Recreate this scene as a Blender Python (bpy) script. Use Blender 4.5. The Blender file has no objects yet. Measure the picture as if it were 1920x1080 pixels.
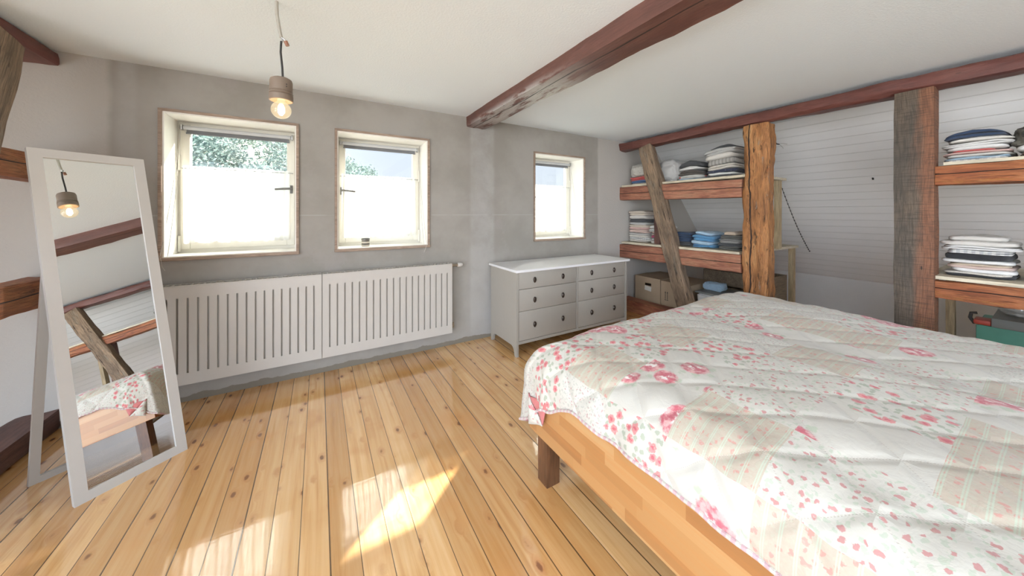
import bpy, bmesh, math, random
from mathutils import Vector, Matrix, noise

S = bpy.context.scene
COL = S.collection

# ------------------------------------------------------------------ camera
cam_d = bpy.data.cameras.new('camera')
cam = bpy.data.objects.new('camera', cam_d)
COL.objects.link(cam)
S.camera = cam
cam.location = (0, 0, 1.25)
cam.rotation_euler = (math.radians(90), 0, math.radians(-30.563))
cam_d.sensor_width = 36.0
cam_d.lens = 36.0 * 613.0 / 1920.0
cam_d.shift_y = -140.0 / 1920.0
cam_d.clip_start = 0.02
cam_d.clip_end = 500

# ------------------------------------------------------------------ world, sun, exposure
world = bpy.data.worlds.new('world')
S.world = world
world.use_nodes = True
wt = world.node_tree
wt.nodes.clear()
w_out = wt.nodes.new('ShaderNodeOutputWorld')
w_bg = wt.nodes.new('ShaderNodeBackground')
w_tc = wt.nodes.new('ShaderNodeTexCoord')
w_sep = wt.nodes.new('ShaderNodeSeparateXYZ')
w_rmp = wt.nodes.new('ShaderNodeValToRGB')
wt.links.new(w_tc.outputs['Generated'], w_sep.inputs[0])
w_map = wt.nodes.new('ShaderNodeMapRange')
w_map.inputs['From Min'].default_value = -0.4
w_map.inputs['From Max'].default_value = 0.6
wt.links.new(w_sep.outputs['Z'], w_map.inputs['Value'])
wt.links.new(w_map.outputs[0], w_rmp.inputs[0])
cr = w_rmp.color_ramp
cr.elements[0].position = 0.0
cr.elements[0].color = (0.76, 0.79, 0.82, 1)
cr.elements[1].position = 1.0
cr.elements[1].color = (0.66, 0.86, 1.08, 1)
for p, c in ((0.38, (0.80, 0.83, 0.86, 1)), (0.42, (0.93, 0.99, 1.07, 1)), (0.60, (0.86, 0.96, 1.12, 1))):
    e = cr.elements.new(p)
    e.color = c
wt.links.new(w_rmp.outputs[0], w_bg.inputs[0])
# added fill: sky made brighter on the left to light the right slope
w_az = wt.nodes.new('ShaderNodeMapRange')
w_az.interpolation_type = 'SMOOTHSTEP'
w_az.inputs['From Min'].default_value = -1.0
w_az.inputs['From Max'].default_value = 0.2
w_az.inputs['To Min'].default_value = 12.0
w_az.inputs['To Max'].default_value = 2.6
wt.links.new(w_sep.outputs['X'], w_az.inputs['Value'])
w_fr = wt.nodes.new('ShaderNodeMapRange')
w_fr.interpolation_type = 'SMOOTHSTEP'
w_fr.inputs['From Min'].default_value = 0.0
w_fr.inputs['From Max'].default_value = 0.5
w_fr.inputs['To Min'].default_value = 1.0
w_fr.inputs['To Max'].default_value = 0.42
wt.links.new(w_sep.outputs['Y'], w_fr.inputs['Value'])
w_mu = wt.nodes.new('ShaderNodeMath')
w_mu.operation = 'MULTIPLY'
wt.links.new(w_az.outputs[0], w_mu.inputs[0])
wt.links.new(w_fr.outputs[0], w_mu.inputs[1])
wt.links.new(w_mu.outputs[0], w_bg.inputs[1])
wt.links.new(w_bg.outputs[0], w_out.inputs[0])

sun_d = bpy.data.lights.new('sun', 'SUN')
sun_d.energy = 115.0
sun_d.angle = math.radians(0.6)
sun_d.color = (1.0, 0.97, 0.92)
sun = bpy.data.objects.new('sun', sun_d)
COL.objects.link(sun)
sun.rotation_euler = Vector((-1.265, -1.045, -1.0)).to_track_quat('-Z', 'Y').to_euler()
sun.location = (12, 12, 12)

S.view_settings.view_transform = 'Standard'
S.view_settings.look = 'None'
S.view_settings.gamma = 1.0
S.view_settings.use_curve_mapping = False
S.view_settings.exposure = -0.10


# ------------------------------------------------------------------ node helpers
class NT:
    def __init__(s, name):
        s.m = bpy.data.materials.new(name)
        s.m.use_nodes = True
        s.t = s.m.node_tree
        s.t.nodes.clear()
        s.out = s.t.nodes.new('ShaderNodeOutputMaterial')

    def n(s, typ, props=None, **ins):
        nd = s.t.nodes.new(typ)
        for k, v in (props or {}).items():
            setattr(nd, k, v)
        for k, v in ins.items():
            key = int(k[1:]) if k[0] == '_' else k.replace('_', ' ')
            s.put(nd.inputs[key], v)
        return nd

    def put(s, sock, v):
        if isinstance(v, bpy.types.NodeSocket):
            s.t.links.new(v, sock)
        elif isinstance(v, (tuple, list)):
            v = tuple(v)
            if sock.type == 'RGBA' and len(v) == 3:
                v = v + (1.0,)
            sock.default_value = v
        else:
            sock.default_value = v

    def co(s, kind='Object'):
        return s.n('ShaderNodeTexCoord').outputs[kind]

    def vmul(s, v, k):
        return s.n('ShaderNodeVectorMath', {'operation': 'MULTIPLY'}, _0=v, _1=k).outputs[0]

    def vadd(s, v, k):
        return s.n('ShaderNodeVectorMath', {'operation': 'ADD'}, _0=v, _1=k).outputs[0]

    def noise(s, v, scale=5.0, detail=4.0, rough=0.55, dist=0.0):
        return s.n('ShaderNodeTexNoise', None, Vector=v, Scale=scale, Detail=detail, Roughness=rough, Distortion=dist).outputs[0]

    def noisec(s, v, scale=5.0, detail=2.0):
        return s.n('ShaderNodeTexNoise', None, Vector=v, Scale=scale, Detail=detail).outputs[1]

    def vor(s, v, scale=5.0, rnd=1.0, out='Distance', dim='3D'):
        return s.n('ShaderNodeTexVoronoi', {'voronoi_dimensions': dim}, Vector=v, Scale=scale, Randomness=rnd)

    def white(s, v, dim='3D'):
        return s.n('ShaderNodeTexWhiteNoise', {'noise_dimensions': dim}, Vector=v)

    def math(s, op, a, b=0.0, c=0.0, clamp=False):
        return s.n('ShaderNodeMath', {'operation': op, 'use_clamp': clamp}, _0=a, _1=b, _2=c).outputs[0]

    def mix(s, f, a, b):
        nd = s.t.nodes.new('ShaderNodeMix')
        nd.data_type = 'RGBA'
        s.put(nd.inputs[0], f)
        s.put(nd.inputs[6], a)
        s.put(nd.inputs[7], b)
        return nd.outputs[2]

    def mul(s, f, a, b):
        nd = s.t.nodes.new('ShaderNodeMix')
        nd.data_type = 'RGBA'
        nd.blend_type = 'MULTIPLY'
        s.put(nd.inputs[0], f)
        s.put(nd.inputs[6], a)
        s.put(nd.inputs[7], b)
        return nd.outputs[2]

    def ss(s, v, a, b, lo=0.0, hi=1.0):
        return s.n('ShaderNodeMapRange', {'interpolation_type': 'SMOOTHSTEP'}, Value=v, From_Min=a, From_Max=b, To_Min=lo, To_Max=hi).outputs[0]

    def ramp(s, f, stops):
        nd = s.n('ShaderNodeValToRGB', None, Fac=f)
        c = nd.color_ramp
        while len(c.elements) < len(stops):
            c.elements.new(0.5)
        for e, (p, col) in zip(c.elements, stops):
            e.position = p
            e.color = tuple(col) + (1.0,) if len(col) == 3 else col
        return nd.outputs[0]

    def sep(s, v):
        return s.n('ShaderNodeSeparateXYZ', None, Vector=v).outputs

    def comb(s, x=0.0, y=0.0, z=0.0):
        return s.n('ShaderNodeCombineXYZ', None, X=x, Y=y, Z=z).outputs[0]

    def bump(s, h, strength=0.3, dist=0.01, normal=None):
        nd = s.n('ShaderNodeBump', None, Height=h, Strength=strength, Distance=dist)
        if normal is not None:
            s.put(nd.inputs['Normal'], normal)
        return nd.outputs[0]

    def bsdf(s, color, rough=0.6, normal=None, **kw):
        b = s.n('ShaderNodeBsdfPrincipled', None)
        s.put(b.inputs['Base Color'], color)
        s.put(b.inputs['Roughness'], rough)
        if normal is not None:
            s.put(b.inputs['Normal'], normal)
        for k, v in kw.items():
            s.put(b.inputs[k.replace('_', ' ')], v)
        s.t.links.new(b.outputs[0], s.out.inputs[0])
        return b

    def done(s, sh=None):
        if sh is not None:
            s.t.links.new(sh, s.out.inputs[0])
        return s.m


M = {}


def plain(name, color, rough=0.5, var=0.06, scale=18.0, bump=0.0, bscale=200.0, **kw):
    t = NT(name)
    c = t.co()
    nz = t.noise(c, scale, 4)
    dark = tuple(max(0.0, v * (1 - 2 * var)) for v in color)
    lite = tuple(min(1.0, v * (1 + 2 * var)) for v in color)
    col = t.mix(nz, dark, lite)
    nm = None
    if bump:
        nm = t.bump(t.noise(c, bscale, 3), bump, 0.004)
    t.bsdf(col, rough, nm, **kw)
    M[name] = t.done()
    return M[name]


def fabric(name, color, var=0.10, stripes=None, spots=None):
    t = NT(name)
    c = t.co()
    nz = t.noise(c, 9.0, 4)
    col = t.mix(nz, tuple(v * (1 - 1.5 * var) for v in color), tuple(min(1, v * (1 + 1.5 * var)) for v in color))
    if stripes:
        sc, pos = stripes
        y = t.sep(c)[1]
        f = t.math('PINGPONG', t.math('MULTIPLY', y, sc), 1.0)
        col = t.mix(t.ss(f, 0.45, 0.55), col, pos)
    if spots:
        sc, pos, th = spots
        v = t.vor(c, sc).outputs['Distance']
        col = t.mix(t.ss(v, th, th + 0.08, 1.0, 0.0), col, pos)
    h = t.math('ADD', t.noise(c, 28.0, 3), t.math('MULTIPLY', t.noise(c, 420.0, 1), 0.35))
    t.bsdf(col, 0.9, t.bump(h, 0.55, 0.012), Sheen_Weight=0.15)
    M[name] = t.done()
    return M[name]


def timber_mat(name, stops, streak=1.0, rough=0.7, bump=0.6, crack=None, patch=None, grain=16.0, paint=None, nail=0.35, seed=0.0, fine=0.5, mottle=None, band=None, saw=0.0):
    """grain runs along the object's X axis. stops: colour ramp over streaky noise."""
    t = NT(name)
    c = t.vadd(t.co(), (seed, seed * 0.7, seed * 1.3))
    c0 = t.co()
    warp = t.vmul(t.vadd(t.noisec(c, 2.2, 2), (-0.5, -0.5, -0.5)), (0.0, 0.05, 0.05))
    cw = t.vadd(c, warp)
    g1 = t.noise(t.vmul(cw, (2.6, grain, grain)), 1.0, 8, 0.68)
    g2 = t.noise(t.vmul(cw, (7.0, grain * 7, grain * 7)), 1.0, 5, 0.65)
    big = t.noise(c, 3.2, 3)
    f = t.math('ADD', t.math('MULTIPLY', g1, 0.62 * streak), t.math('MULTIPLY', big, 1.0 - 0.62 * streak))
    f = t.math('ADD', t.math('MULTIPLY', t.math('SUBTRACT', f, 0.5), 2.3), 0.5, clamp=True)
    col = t.ramp(f, stops)
    fm = t.ss(g2, 0.34, 0.62, 0.42, 1.18)
    col = t.mul(fine, col, t.n('ShaderNodeCombineColor', None, Red=fm, Green=fm, Blue=fm).outputs[0])
    h = t.math('ADD', t.math('MULTIPLY', g1, 0.7), t.math('MULTIPLY', g2, 0.5))
    if band:
        bc_, ax, lo_, hi_ = band
        e_ = t.math('ADD', t.sep(c0)[ax], t.math('MULTIPLY', t.math('SUBTRACT', t.noise(t.vmul(c, (1.0, 5, 5)), 2.0, 4), 0.5), 0.14))
        col = t.mix(t.ss(e_, lo_, hi_, 0.0, 0.8), col, t.mul(fine, bc_, t.n('ShaderNodeCombineColor', None, Red=fm, Green=fm, Blue=fm).outputs[0]))
    if mottle:
        for mc, sx, sy, th_, amt in mottle:
            mn = t.noise(t.vadd(t.vmul(cw, (sx, sy, sy)), (sx, th_ * 9, sy)), 1.0, 6, 0.7)
            col = t.mix(t.ss(mn, th_, th_ + 0.10, 0.0, amt), col, mc)
            h = t.math('ADD', h, t.math('MULTIPLY', t.ss(mn, th_, th_ + 0.15), -0.5))
    if saw:
        sm_ = t.noise(t.vmul(c, (150.0, 9.0, 9.0)), 1.0, 3)
        col = t.mix(t.ss(sm_, 0.48, 0.66, 0.0, saw), col, (0.035, 0.026, 0.020))
    if paint:
        pc, th, sc = paint
        pm = t.ss(t.noise(t.vmul(c, (1.0, 2.2, 2.2)), sc, 5, 0.6), th, th + 0.05)
        pv = t.mix(t.noise(c, 7.0, 4), tuple(v * 0.8 for v in pc), tuple(min(1, v * 1.2) for v in pc))
        col = t.mix(pm, col, pv)
        h = t.math('ADD', t.math('MULTIPLY', h, 0.35), t.math('MULTIPLY', pm, 0.25))
    if patch:
        pc, cx, wx, ax, lo = patch          # a worn patch around local x = cx
        sp = t.sep(c0)
        dx = t.math('ABSOLUTE', t.math('SUBTRACT', sp[0], cx))
        base = t.ss(dx, wx * 0.3, wx, 1.0, 0.0)
        nn = t.noise(t.vmul(c, (1.5, 6, 6)), 2.4, 5, 0.65)
        pm = t.math('MULTIPLY', base, t.ss(nn, lo, lo + 0.1))
        sel = t.ss(sp[ax], -0.09, -0.02, 1.0, 0.0)
        pm = t.math('MULTIPLY', pm, sel)
        pcol = t.mix(g2, tuple(v * 0.6 for v in pc), tuple(min(1, v * 1.25) for v in pc))
        col = t.mix(pm, col, pcol)
    # worm and nail holes
    v = t.vor(t.vmul(c, (3.0, 9.0, 9.0)), 1.6).outputs['Distance']
    hole = t.ss(v, 0.05, 0.075, nail, 0.0)
    col = t.mix(hole, col, (0.02, 0.012, 0.008))
    if crack:
        for ax, pos, wob, wid in crack:
            sp = t.sep(c0)
            wv = t.math('MULTIPLY', t.math('SUBTRACT', t.noise(t.vmul(c, (1.0, 0.0, 0.0)), 1.8, 4), 0.5), wob)
            d = t.math('ABSOLUTE', t.math('SUBTRACT', t.math('SUBTRACT', sp[ax], pos), wv))
            wn = t.math('MULTIPLY', t.noise(t.vmul(c, (1.0, 0.0, 0.0)), 5.0, 2), wid * 2)
            cm = t.ss(t.math('SUBTRACT', d, wn), 0.0, 0.002, 1.0, 0.0)
            col = t.mix(cm, col, (0.025, 0.014, 0.01))
            h = t.math('SUBTRACT', h, t.math('MULTIPLY', cm, 1.2))
    t.bsdf(col, rough, t.bump(h, bump, 0.012))
    M[name] = t.done()
    return M[name]


# ------------------------------------------------------------------ mesh helpers
class MB:
    def __init__(s):
        s.b = bmesh.new()

    def box(s, x0, y0, z0, x1, y1, z1, bev=0.0, seg=2):
        vs = [s.b.verts.new(p) for p in ((x0, y0, z0), (x1, y0, z0), (x1, y1, z0), (x0, y1, z0),
                                         (x0, y0, z1), (x1, y0, z1), (x1, y1, z1), (x0, y1, z1))]
        fs = [s.b.faces.new([vs[i] for i in q]) for q in
              ((3, 2, 1, 0), (4, 5, 6, 7), (0, 1, 5, 4), (1, 2, 6, 5), (2, 3, 7, 6), (3, 0, 4, 7))]
        if bev > 0:
            es = list({e for f in fs for e in f.edges})
            bmesh.ops.bevel(s.b, geom=es, offset=bev, segments=seg, affect='EDGES', profile=0.5)
        return s

    def hexa(s, c):
        """eight corners: bottom loop 0-3, top loop 4-7"""
        vs = [s.b.verts.new(p) for p in c]
        for q in ((3, 2, 1, 0), (4, 5, 6, 7), (0, 1, 5, 4), (1, 2, 6, 5), (2, 3, 7, 6), (3, 0, 4, 7)):
            s.b.faces.new([vs[i] for i in q])
        return s

    def tube(s, pts, r, seg=8, cap=True, closed=False):
        pts = [Vector(p) for p in pts]
        rs = r if isinstance(r, (list, tuple)) else [r] * len(pts)
        rings = []
        prev = None
        for i, p in enumerate(pts):
            a = pts[max(i - 1, 0)]
            b = pts[min(i + 1, len(pts) - 1)]
            d = (b - a).normalized() if (b - a).length > 1e-9 else Vector((0, 0, 1))
            if prev is None:
                u = d.orthogonal().normalized()
            else:
                u = (prev - d * prev.dot(d))
                u = u.normalized() if u.length > 1e-6 else d.orthogonal().normalized()
            prev = u
            w = d.cross(u)
            rings.append([s.b.verts.new(p + (u * math.cos(2 * math.pi * k / seg) + w * math.sin(2 * math.pi * k / seg)) * rs[i]) for k in range(seg)])
        for a, b in zip(rings, rings[1:]):
            for k in range(seg):
                s.b.faces.new((a[k], a[(k + 1) % seg], b[(k + 1) % seg], b[k]))
        if cap:
            s.b.faces.new(rings[0][::-1])
            s.b.faces.new(rings[-1])
        return s

    def lathe(s, prof, org=(0, 0, 0), axis='Z', seg=24):
        """prof: list of (radius, height) along the axis"""
        o = Vector(org)

        def P(r, hh, a):
            x, y = r * math.cos(a), r * math.sin(a)
            return o + Vector({'Z': (x, y, hh), 'X': (hh, x, y), 'Y': (y, hh, x)}[axis])
        rings = []
        for r, hh in prof:
            if r < 1e-6:
                rings.append([s.b.verts.new(P(0, hh, 0))])
            else:
                rings.append([s.b.verts.new(P(r, hh, 2 * math.pi * k / seg)) for k in range(seg)])
        for a, b in zip(rings, rings[1:]):
            for k in range(seg):
                k2 = (k + 1) % seg
                if len(a) == 1 and len(b) == 1:
                    continue
                if len(a) == 1:
                    s.b.faces.new((a[0], b[k2], b[k]))
                elif len(b) == 1:
                    s.b.faces.new((a[k], a[k2], b[0]))
                else:
                    s.b.faces.new((a[k], a[k2], b[k2], b[k]))
        return s

    def grid(s, nu, nv, fn):
        vs = [[s.b.verts.new(fn(i / nu, j / nv)) for j in range(nv + 1)] for i in range(nu + 1)]
        for i in range(nu):
            for j in range(nv):
                s.b.faces.new((vs[i][j], vs[i + 1][j], vs[i + 1][j + 1], vs[i][j + 1]))
        return s

    def prism(s, poly, axis, a0, a1):
        """extrude a 2D polygon along an axis: 'X' -> (y,z), 'Y' -> (x,z), 'Z' -> (x,y)"""
        def P(p, a):
            return {'X': (a, p[0], p[1]), 'Y': (p[0], a, p[1]), 'Z': (p[0], p[1], a)}[axis]
        A = [s.b.verts.new(P(p, a0)) for p in poly]
        B = [s.b.verts.new(P(p, a1)) for p in poly]
        n = len(poly)
        s.b.faces.new(A)
        s.b.faces.new(B[::-1])
        for i in range(n):
            s.b.faces.new((A[i], B[i], B[(i + 1) % n], A[(i + 1) % n]))
        return s

    def mesh(s, name, smooth=True, ang=35.0):
        bmesh.ops.recalc_face_normals(s.b, faces=s.b.faces)
        me = bpy.data.meshes.new(name)
        s.b.to_mesh(me)
        s.b.free()
        if smooth:
            for p in me.polygons:
                p.use_smooth = True
            me.set_sharp_from_angle(angle=math.radians(ang))
        return me


def obj(name, me, mat, parent=None, loc=(0, 0, 0), rot=(0, 0, 0), smooth=True, ang=35.0):
    if isinstance(me, MB):
        me = me.mesh(name, smooth, ang)
    o = bpy.data.objects.new(name, me)
    COL.objects.link(o)
    if mat is not None and not me.materials:
        me.materials.append(M[mat] if isinstance(mat, str) else mat)
    o.location = loc
    o.rotation_euler = rot
    if parent is not None:
        o.parent = parent
    return o


def recenter(o):
    """put a single-mesh thing's origin at the bottom middle of its mesh"""
    xs = [v.co for v in o.data.vertices]
    mn = Vector([min(v[i] for v in xs) for i in range(3)])
    mx = Vector([max(v[i] for v in xs) for i in range(3)])
    c = Vector(((mn.x + mx.x) / 2, (mn.y + mx.y) / 2, mn.z))
    o.data.transform(Matrix.Translation(-c))
    o.location = o.location + c
    return o


def tag(o, label, cat, group=None):
    o['label'] = label
    o['category'] = cat
    if group:
        o['group'] = group
    return o


def thing(name, label, cat, loc=(0, 0, 0), rot=(0, 0, 0), group=None):
    o = bpy.data.objects.new(name, None)
    COL.objects.link(o)
    o.empty_display_size = 0.05
    o.location = loc
    o.rotation_euler = rot
    return tag(o, label, cat, group)


def struct(o):
    o['kind'] = 'structure'
    return o


def fbm(p, oct=3):
    return noise.fractal(p, 1.0, 2.0, oct)


def timber(name, p0, p1, w, d, mat, up=(0, 0, 1), rough=0.006, wane=0.012, seed=0, bow=0.0, seg=0.045, taper=1.0, nc=5):
    """a hewn beam from p0 to p1; w = size along local Y, d = size along local Z (nearest to 'up')"""
    p0, p1 = Vector(p0), Vector(p1)
    L = (p1 - p0).length
    X = (p1 - p0).normalized()
    Z = Vector(up)
    Z = (Z - X * Z.dot(X)).normalized()
    Y = Z.cross(X)
    b = bmesh.new()
    ns = max(6, int(L / seg))
    rings = []
    for i in range(ns + 1):
        u = i / ns
        x = (u - 0.5) * L
        k = 1.0 + (taper - 1.0) * u
        hw, hd = w / 2 * k, d / 2 * k
        ring = []
        pts = []
        for side in range(4):
            for j in range(nc):
                a = -1 + 2 * (j / nc)
                pts.append({0: (a, -1), 1: (1, a), 2: (-a, 1), 3: (-1, -a)}[side])
        for (a, c) in pts:
            y, z = a * hw, c * hd
            # wane: pull the corners in by an uneven amount
            ca = 1 if a > 0 else -1
            cc = 1 if c > 0 else -1
            cut = wane * (0.6 + 0.9 * noise.noise(Vector((x * 2.3 + seed * 7.1, ca * 3.7, cc * 5.3))))
            cut = max(cut, 0.002)
            ex, ez = hw - abs(y), hd - abs(z)
            if ex + ez < cut:
                dl = (cut - ex - ez) / 2
                y -= ca * dl
                z -= cc * dl
            q = Vector((x * 3.0 + seed * 3.3, y * 14.0, z * 14.0))
            nz = fbm(q) * rough + noise.noise(Vector((x * 11 + seed, y * 40, z * 40))) * rough * 0.45
            y *= 1 + nz / hw
            z *= 1 + nz / hd
            z += bow * math.sin(math.pi * u) + noise.noise(Vector((x * 0.9, seed * 2.0, 1.0))) * rough * 0.8
            y += noise.noise(Vector((x * 0.9, seed * 2.0, 9.0))) * rough * 0.8
            ring.append(b.verts.new((x, y, z)))
        rings.append(ring)
    n = len(rings[0])
    for r0, r1 in zip(rings, rings[1:]):
        for k in range(n):
            b.faces.new((r0[k], r0[(k + 1) % n], r1[(k + 1) % n], r1[k]))
    b.faces.new(rings[0][::-1])
    b.faces.new(rings[-1])
    bmesh.ops.recalc_face_normals(b, faces=b.faces)
    me = bpy.data.meshes.new(name)
    b.to_mesh(me)
    b.free()
    for p in me.polygons:
        p.use_smooth = True
    me.set_sharp_from_angle(angle=math.radians(38))
    o = obj(name, me, mat)
    R = Matrix((X, Y, Z)).transposed().to_4x4()
    o.matrix_world = Matrix.Translation((p0 + p1) / 2) @ R
    return o


# ------------------------------------------------------------------ materials: shell
D = 2.97        # inner face of the gable wall with the windows
H = 2.19        # ceiling height


def floor_material():
    t = NT('pine_boards')
    c = t.co()
    x, y, z = t.sep(c)[0], t.sep(c)[1], t.sep(c)[2]
    bw = 0.098
    xs = t.math('DIVIDE', t.math('ADD', x, 0.0625), bw)
    idx = t.math('FLOOR', xs)
    fr = t.math('FRACT', xs)
    rnd = t.white(t.comb(idx, 3.0, 0.0)).outputs
    r1 = rnd[0]
    r2 = t.white(t.comb(idx, 11.0, 2.0)).outputs[0]
    edge = t.math('MINIMUM', fr, t.math('SUBTRACT', 1.0, fr))
    # board space: shifted per board so that grain and knots do not carry over a joint
    off = t.math('MULTIPLY', r1, 37.0)
    bc = t.comb(x, t.math('ADD', y, off), off)
    # knots
    kv = t.vor(t.vmul(bc, (13.0, 6.5, 1.0)), 1.0, 1.0)
    kd = kv.outputs['Distance']
    ksel = t.ss(t.white(kv.outputs['Position']).outputs[0], 0.18, 0.20)
    kn = t.math('ADD', kd, t.math('MULTIPLY', t.math('SUBTRACT', t.noise(bc, 60.0, 3), 0.5), 0.10))
    knot = t.math('MULTIPLY', t.ss(kn, 0.075, 0.150, 1.0, 0.0), ksel)
    halo = t.math('MULTIPLY', t.ss(kn, 0.08, 0.36, 1.0, 0.0), ksel)
    # grain, bent around the knots
    gx = t.math('ADD', t.math('MULTIPLY', x, 46.0), t.math('MULTIPLY', halo, 1.6))
    gv = t.comb(gx, t.math('ADD', t.math('MULTIPLY', y, 1.5), off), off)
    g = t.noise(gv, 1.0, 5, 0.6, 0.4)
    g2 = t.noise(t.vmul(bc, (240.0, 7.0, 1.0)), 1.0, 3)
    blot = t.noise(bc, 3.0, 3)
    base = t.ramp(g, [(0.22, (0.62, 0.325, 0.115)), (0.48, (0.76, 0.465, 0.205)), (0.75, (0.83, 0.565, 0.29))])
    tone = t.mix(t.ss(r2, 0.1, 0.95), (0.78, 0.66, 0.52), (1.10, 1.08, 1.06))
    base = t.mul(1.0, base, tone)
    base = t.mix(t.ss(blot, 0.50, 0.74, 0.0, 0.75), base, (0.68, 0.33, 0.11))
    base = t.mix(t.math('MULTIPLY', halo, 0.42), base, (0.52, 0.22, 0.07))
    base = t.mix(t.math('MULTIPLY', knot, 0.85), base, (0.20, 0.075, 0.025))
    base = t.mix(t.ss(g2, 0.62, 0.8, 0.0, 0.25), base, (0.50, 0.27, 0.10))
    # joints, some open and dark
    gw = t.ss(t.white(t.comb(t.math('ROUND', xs), 5.0, 1.0)).outputs[0], 0.15, 0.9, 0.009, 0.021)
    joint = t.ss(t.math('SUBTRACT', edge, gw), 0.0, 0.010, 1.0, 0.0)
    base = t.mix(t.math('MULTIPLY', joint, 0.9), base, (0.07, 0.035, 0.015))
    wav = t.noise(t.vmul(c, (7.0, 1.6, 1.0)), 1.0, 3)
    chat = t.noise(t.vmul(c, (5.0, 60.0, 1.0)), 1.0, 2)
    cup = t.math('POWER', t.math('ABSOLUTE', t.math('SUBTRACT', fr, 0.5)), 2.0)
    h = t.math('ADD', t.math('MULTIPLY', wav, 0.5), t.math('MULTIPLY', chat, 0.07))
    h = t.math('ADD', h, t.math('MULTIPLY', cup, -0.9))
    h = t.math('SUBTRACT', h, t.math('MULTIPLY', joint, 0.8))
    nm = t.bump(h, 0.32, 0.006)
    rg = t.ss(t.noise(c, 2.2, 3), 0.3, 0.7, 0.10, 0.22)
    t.bsdf(base, rg, nm, Coat_Weight=1.0, Coat_Roughness=0.04, Coat_IOR=1.65, Coat_Normal=nm)
    M['floor'] = t.done()


def wall_material():
    t = NT('filled_plaster')
    c = t.co()
    x, y, z = t.sep(c)[0], t.sep(c)[1], t.sep(c)[2]
    n1 = t.noise(c, 1.7, 5, 0.6)
    n2 = t.noise(t.vadd(c, (4.0, 1.0, 9.0)), 4.5, 5, 0.65)
    col = t.mix(t.ss(n1, 0.35, 0.65), (0.305, 0.285, 0.252), (0.372, 0.352, 0.318))
    col = t.mix(t.ss(n2, 0.56, 0.68, 0.0, 0.5), col, (0.355, 0.325, 0.305))
    # smooth filled zone from x=-1.08 to 1.28 and 1.55 to 2.98, older textured plaster outside it
    old = t.math('MAXIMUM', t.ss(t.math('ADD', x, t.math('MULTIPLY', n2, 0.05)), -1.10, -1.06, 1.0, 0.0), t.ss(t.math('ADD', x, t.math('MULTIPLY', n2, 0.03)), 3.0, 3.03))
    seam = t.math('MULTIPLY', t.ss(x, 1.26, 1.30), t.ss(x, 1.52, 1.56, 1.0, 0.0))
    seam = t.math('MAXIMUM', seam, t.math('MULTIPLY', t.ss(x, -1.09, -1.05), t.ss(x, -1.01, -0.97, 1.0, 0.0)))
    col = t.mix(t.math('MULTIPLY', old, 0.8), col, (0.50, 0.475, 0.44))
    col = t.mix(t.math('MULTIPLY', seam, t.ss(n2, 0.35, 0.7, 0.25, 0.7)), col, (0.43, 0.42, 0.40))
    # filler smears round the joints
    dz = t.math('ABSOLUTE', t.math('SUBTRACT', z, 1.235))
    zl = t.math('MULTIPLY', t.ss(dz, 0.002, 0.006, 1.0, 0.0), t.ss(t.noise(t.vmul(c, (1, 0, 0)), 3.0, 2), 0.42, 0.5))
    col = t.mix(t.math('MULTIPLY', zl, 0.5), col, (0.45, 0.435, 0.42))
    # bare cement strip along the floor with a ragged top edge
    rag = t.math('ADD', z, t.math('MULTIPLY', t.noise(t.vmul(c, (1, 0, 0.3)), 7.0, 4), -0.06))
    strip = t.ss(rag, 0.008, 0.014, 1.0, 0.0)
    col = t.mix(strip, col, (0.21, 0.185, 0.145))
    fine = t.noise(c, 160.0, 2)
    tex = t.noise(c, 75.0, 3)
    h = t.math('ADD', t.math('MULTIPLY', fine, 0.08), t.math('MULTIPLY', t.math('MULTIPLY', old, tex), 0.8))
    h = t.math('ADD', h, t.math('MULTIPLY', n2, 0.25))
    t.bsdf(col, 0.85, t.bump(h, 0.5, 0.006))
    M['wall'] = t.done()


def ceiling_material():
    t = NT('white_woodchip')
    c = t.co()
    col = t.mix(t.noise(c, 1.2, 3), (0.80, 0.86, 0.895), (0.83, 0.89, 0.925))
    t.bsdf(col, 0.9, t.bump(t.noise(c, 95.0, 3), 0.35, 0.004))
    M['ceiling'] = t.done()


def slope_material():
    """white tongue and groove boards; object X runs down the slope"""
    t = NT('white_panelling')
    c = t.co()
    x = t.sep(c)[0]
    fr = t.math('FRACT', t.math('DIVIDE', x, 0.096))
    groove = t.ss(t.math('ABSOLUTE', t.math('SUBTRACT', fr, 0.5)), 0.445, 0.475)
    lip_highlight = t.ss(fr, 0.02, 0.05, 1.0, 0.0)
    col = t.mix(t.noise(t.vmul(c, (9, 1.5, 1)), 2.0, 3), (0.80, 0.80, 0.795), (0.87, 0.87, 0.865))
    col = t.mix(t.math('MULTIPLY', lip_highlight, 0.9), col, (0.90, 0.90, 0.89))  # highlight painted along one edge of each board
    col = t.mix(t.math('MULTIPLY', groove, 0.30), col, (0.45, 0.44, 0.42))
    h = t.math('SUBTRACT', t.math('MULTIPLY', t.noise(t.vmul(c, (30, 3, 1)), 1.0, 2), 0.06), groove)
    t.bsdf(col, 0.55, t.bump(h, 0.55, 0.006))
    M['slope'] = t.done()


floor_material()
wall_material()
ceiling_material()
slope_material()
plain('knee_plaster', (0.76, 0.755, 0.745), 0.85, 0.03, 3.0, 0.3, 90.0)

# ------------------------------------------------------------------ the room shell
XB, XK = 4.10, 5.62      # where the right slope leaves the ceiling, and the knee wall
ZK = 0.44
LB, LK = -2.00, -3.52    # the same on the left
YN = -1.5                # the ceiling ends behind the camera
YS = -3.2                # the right slope and its timbers run on further

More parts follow.
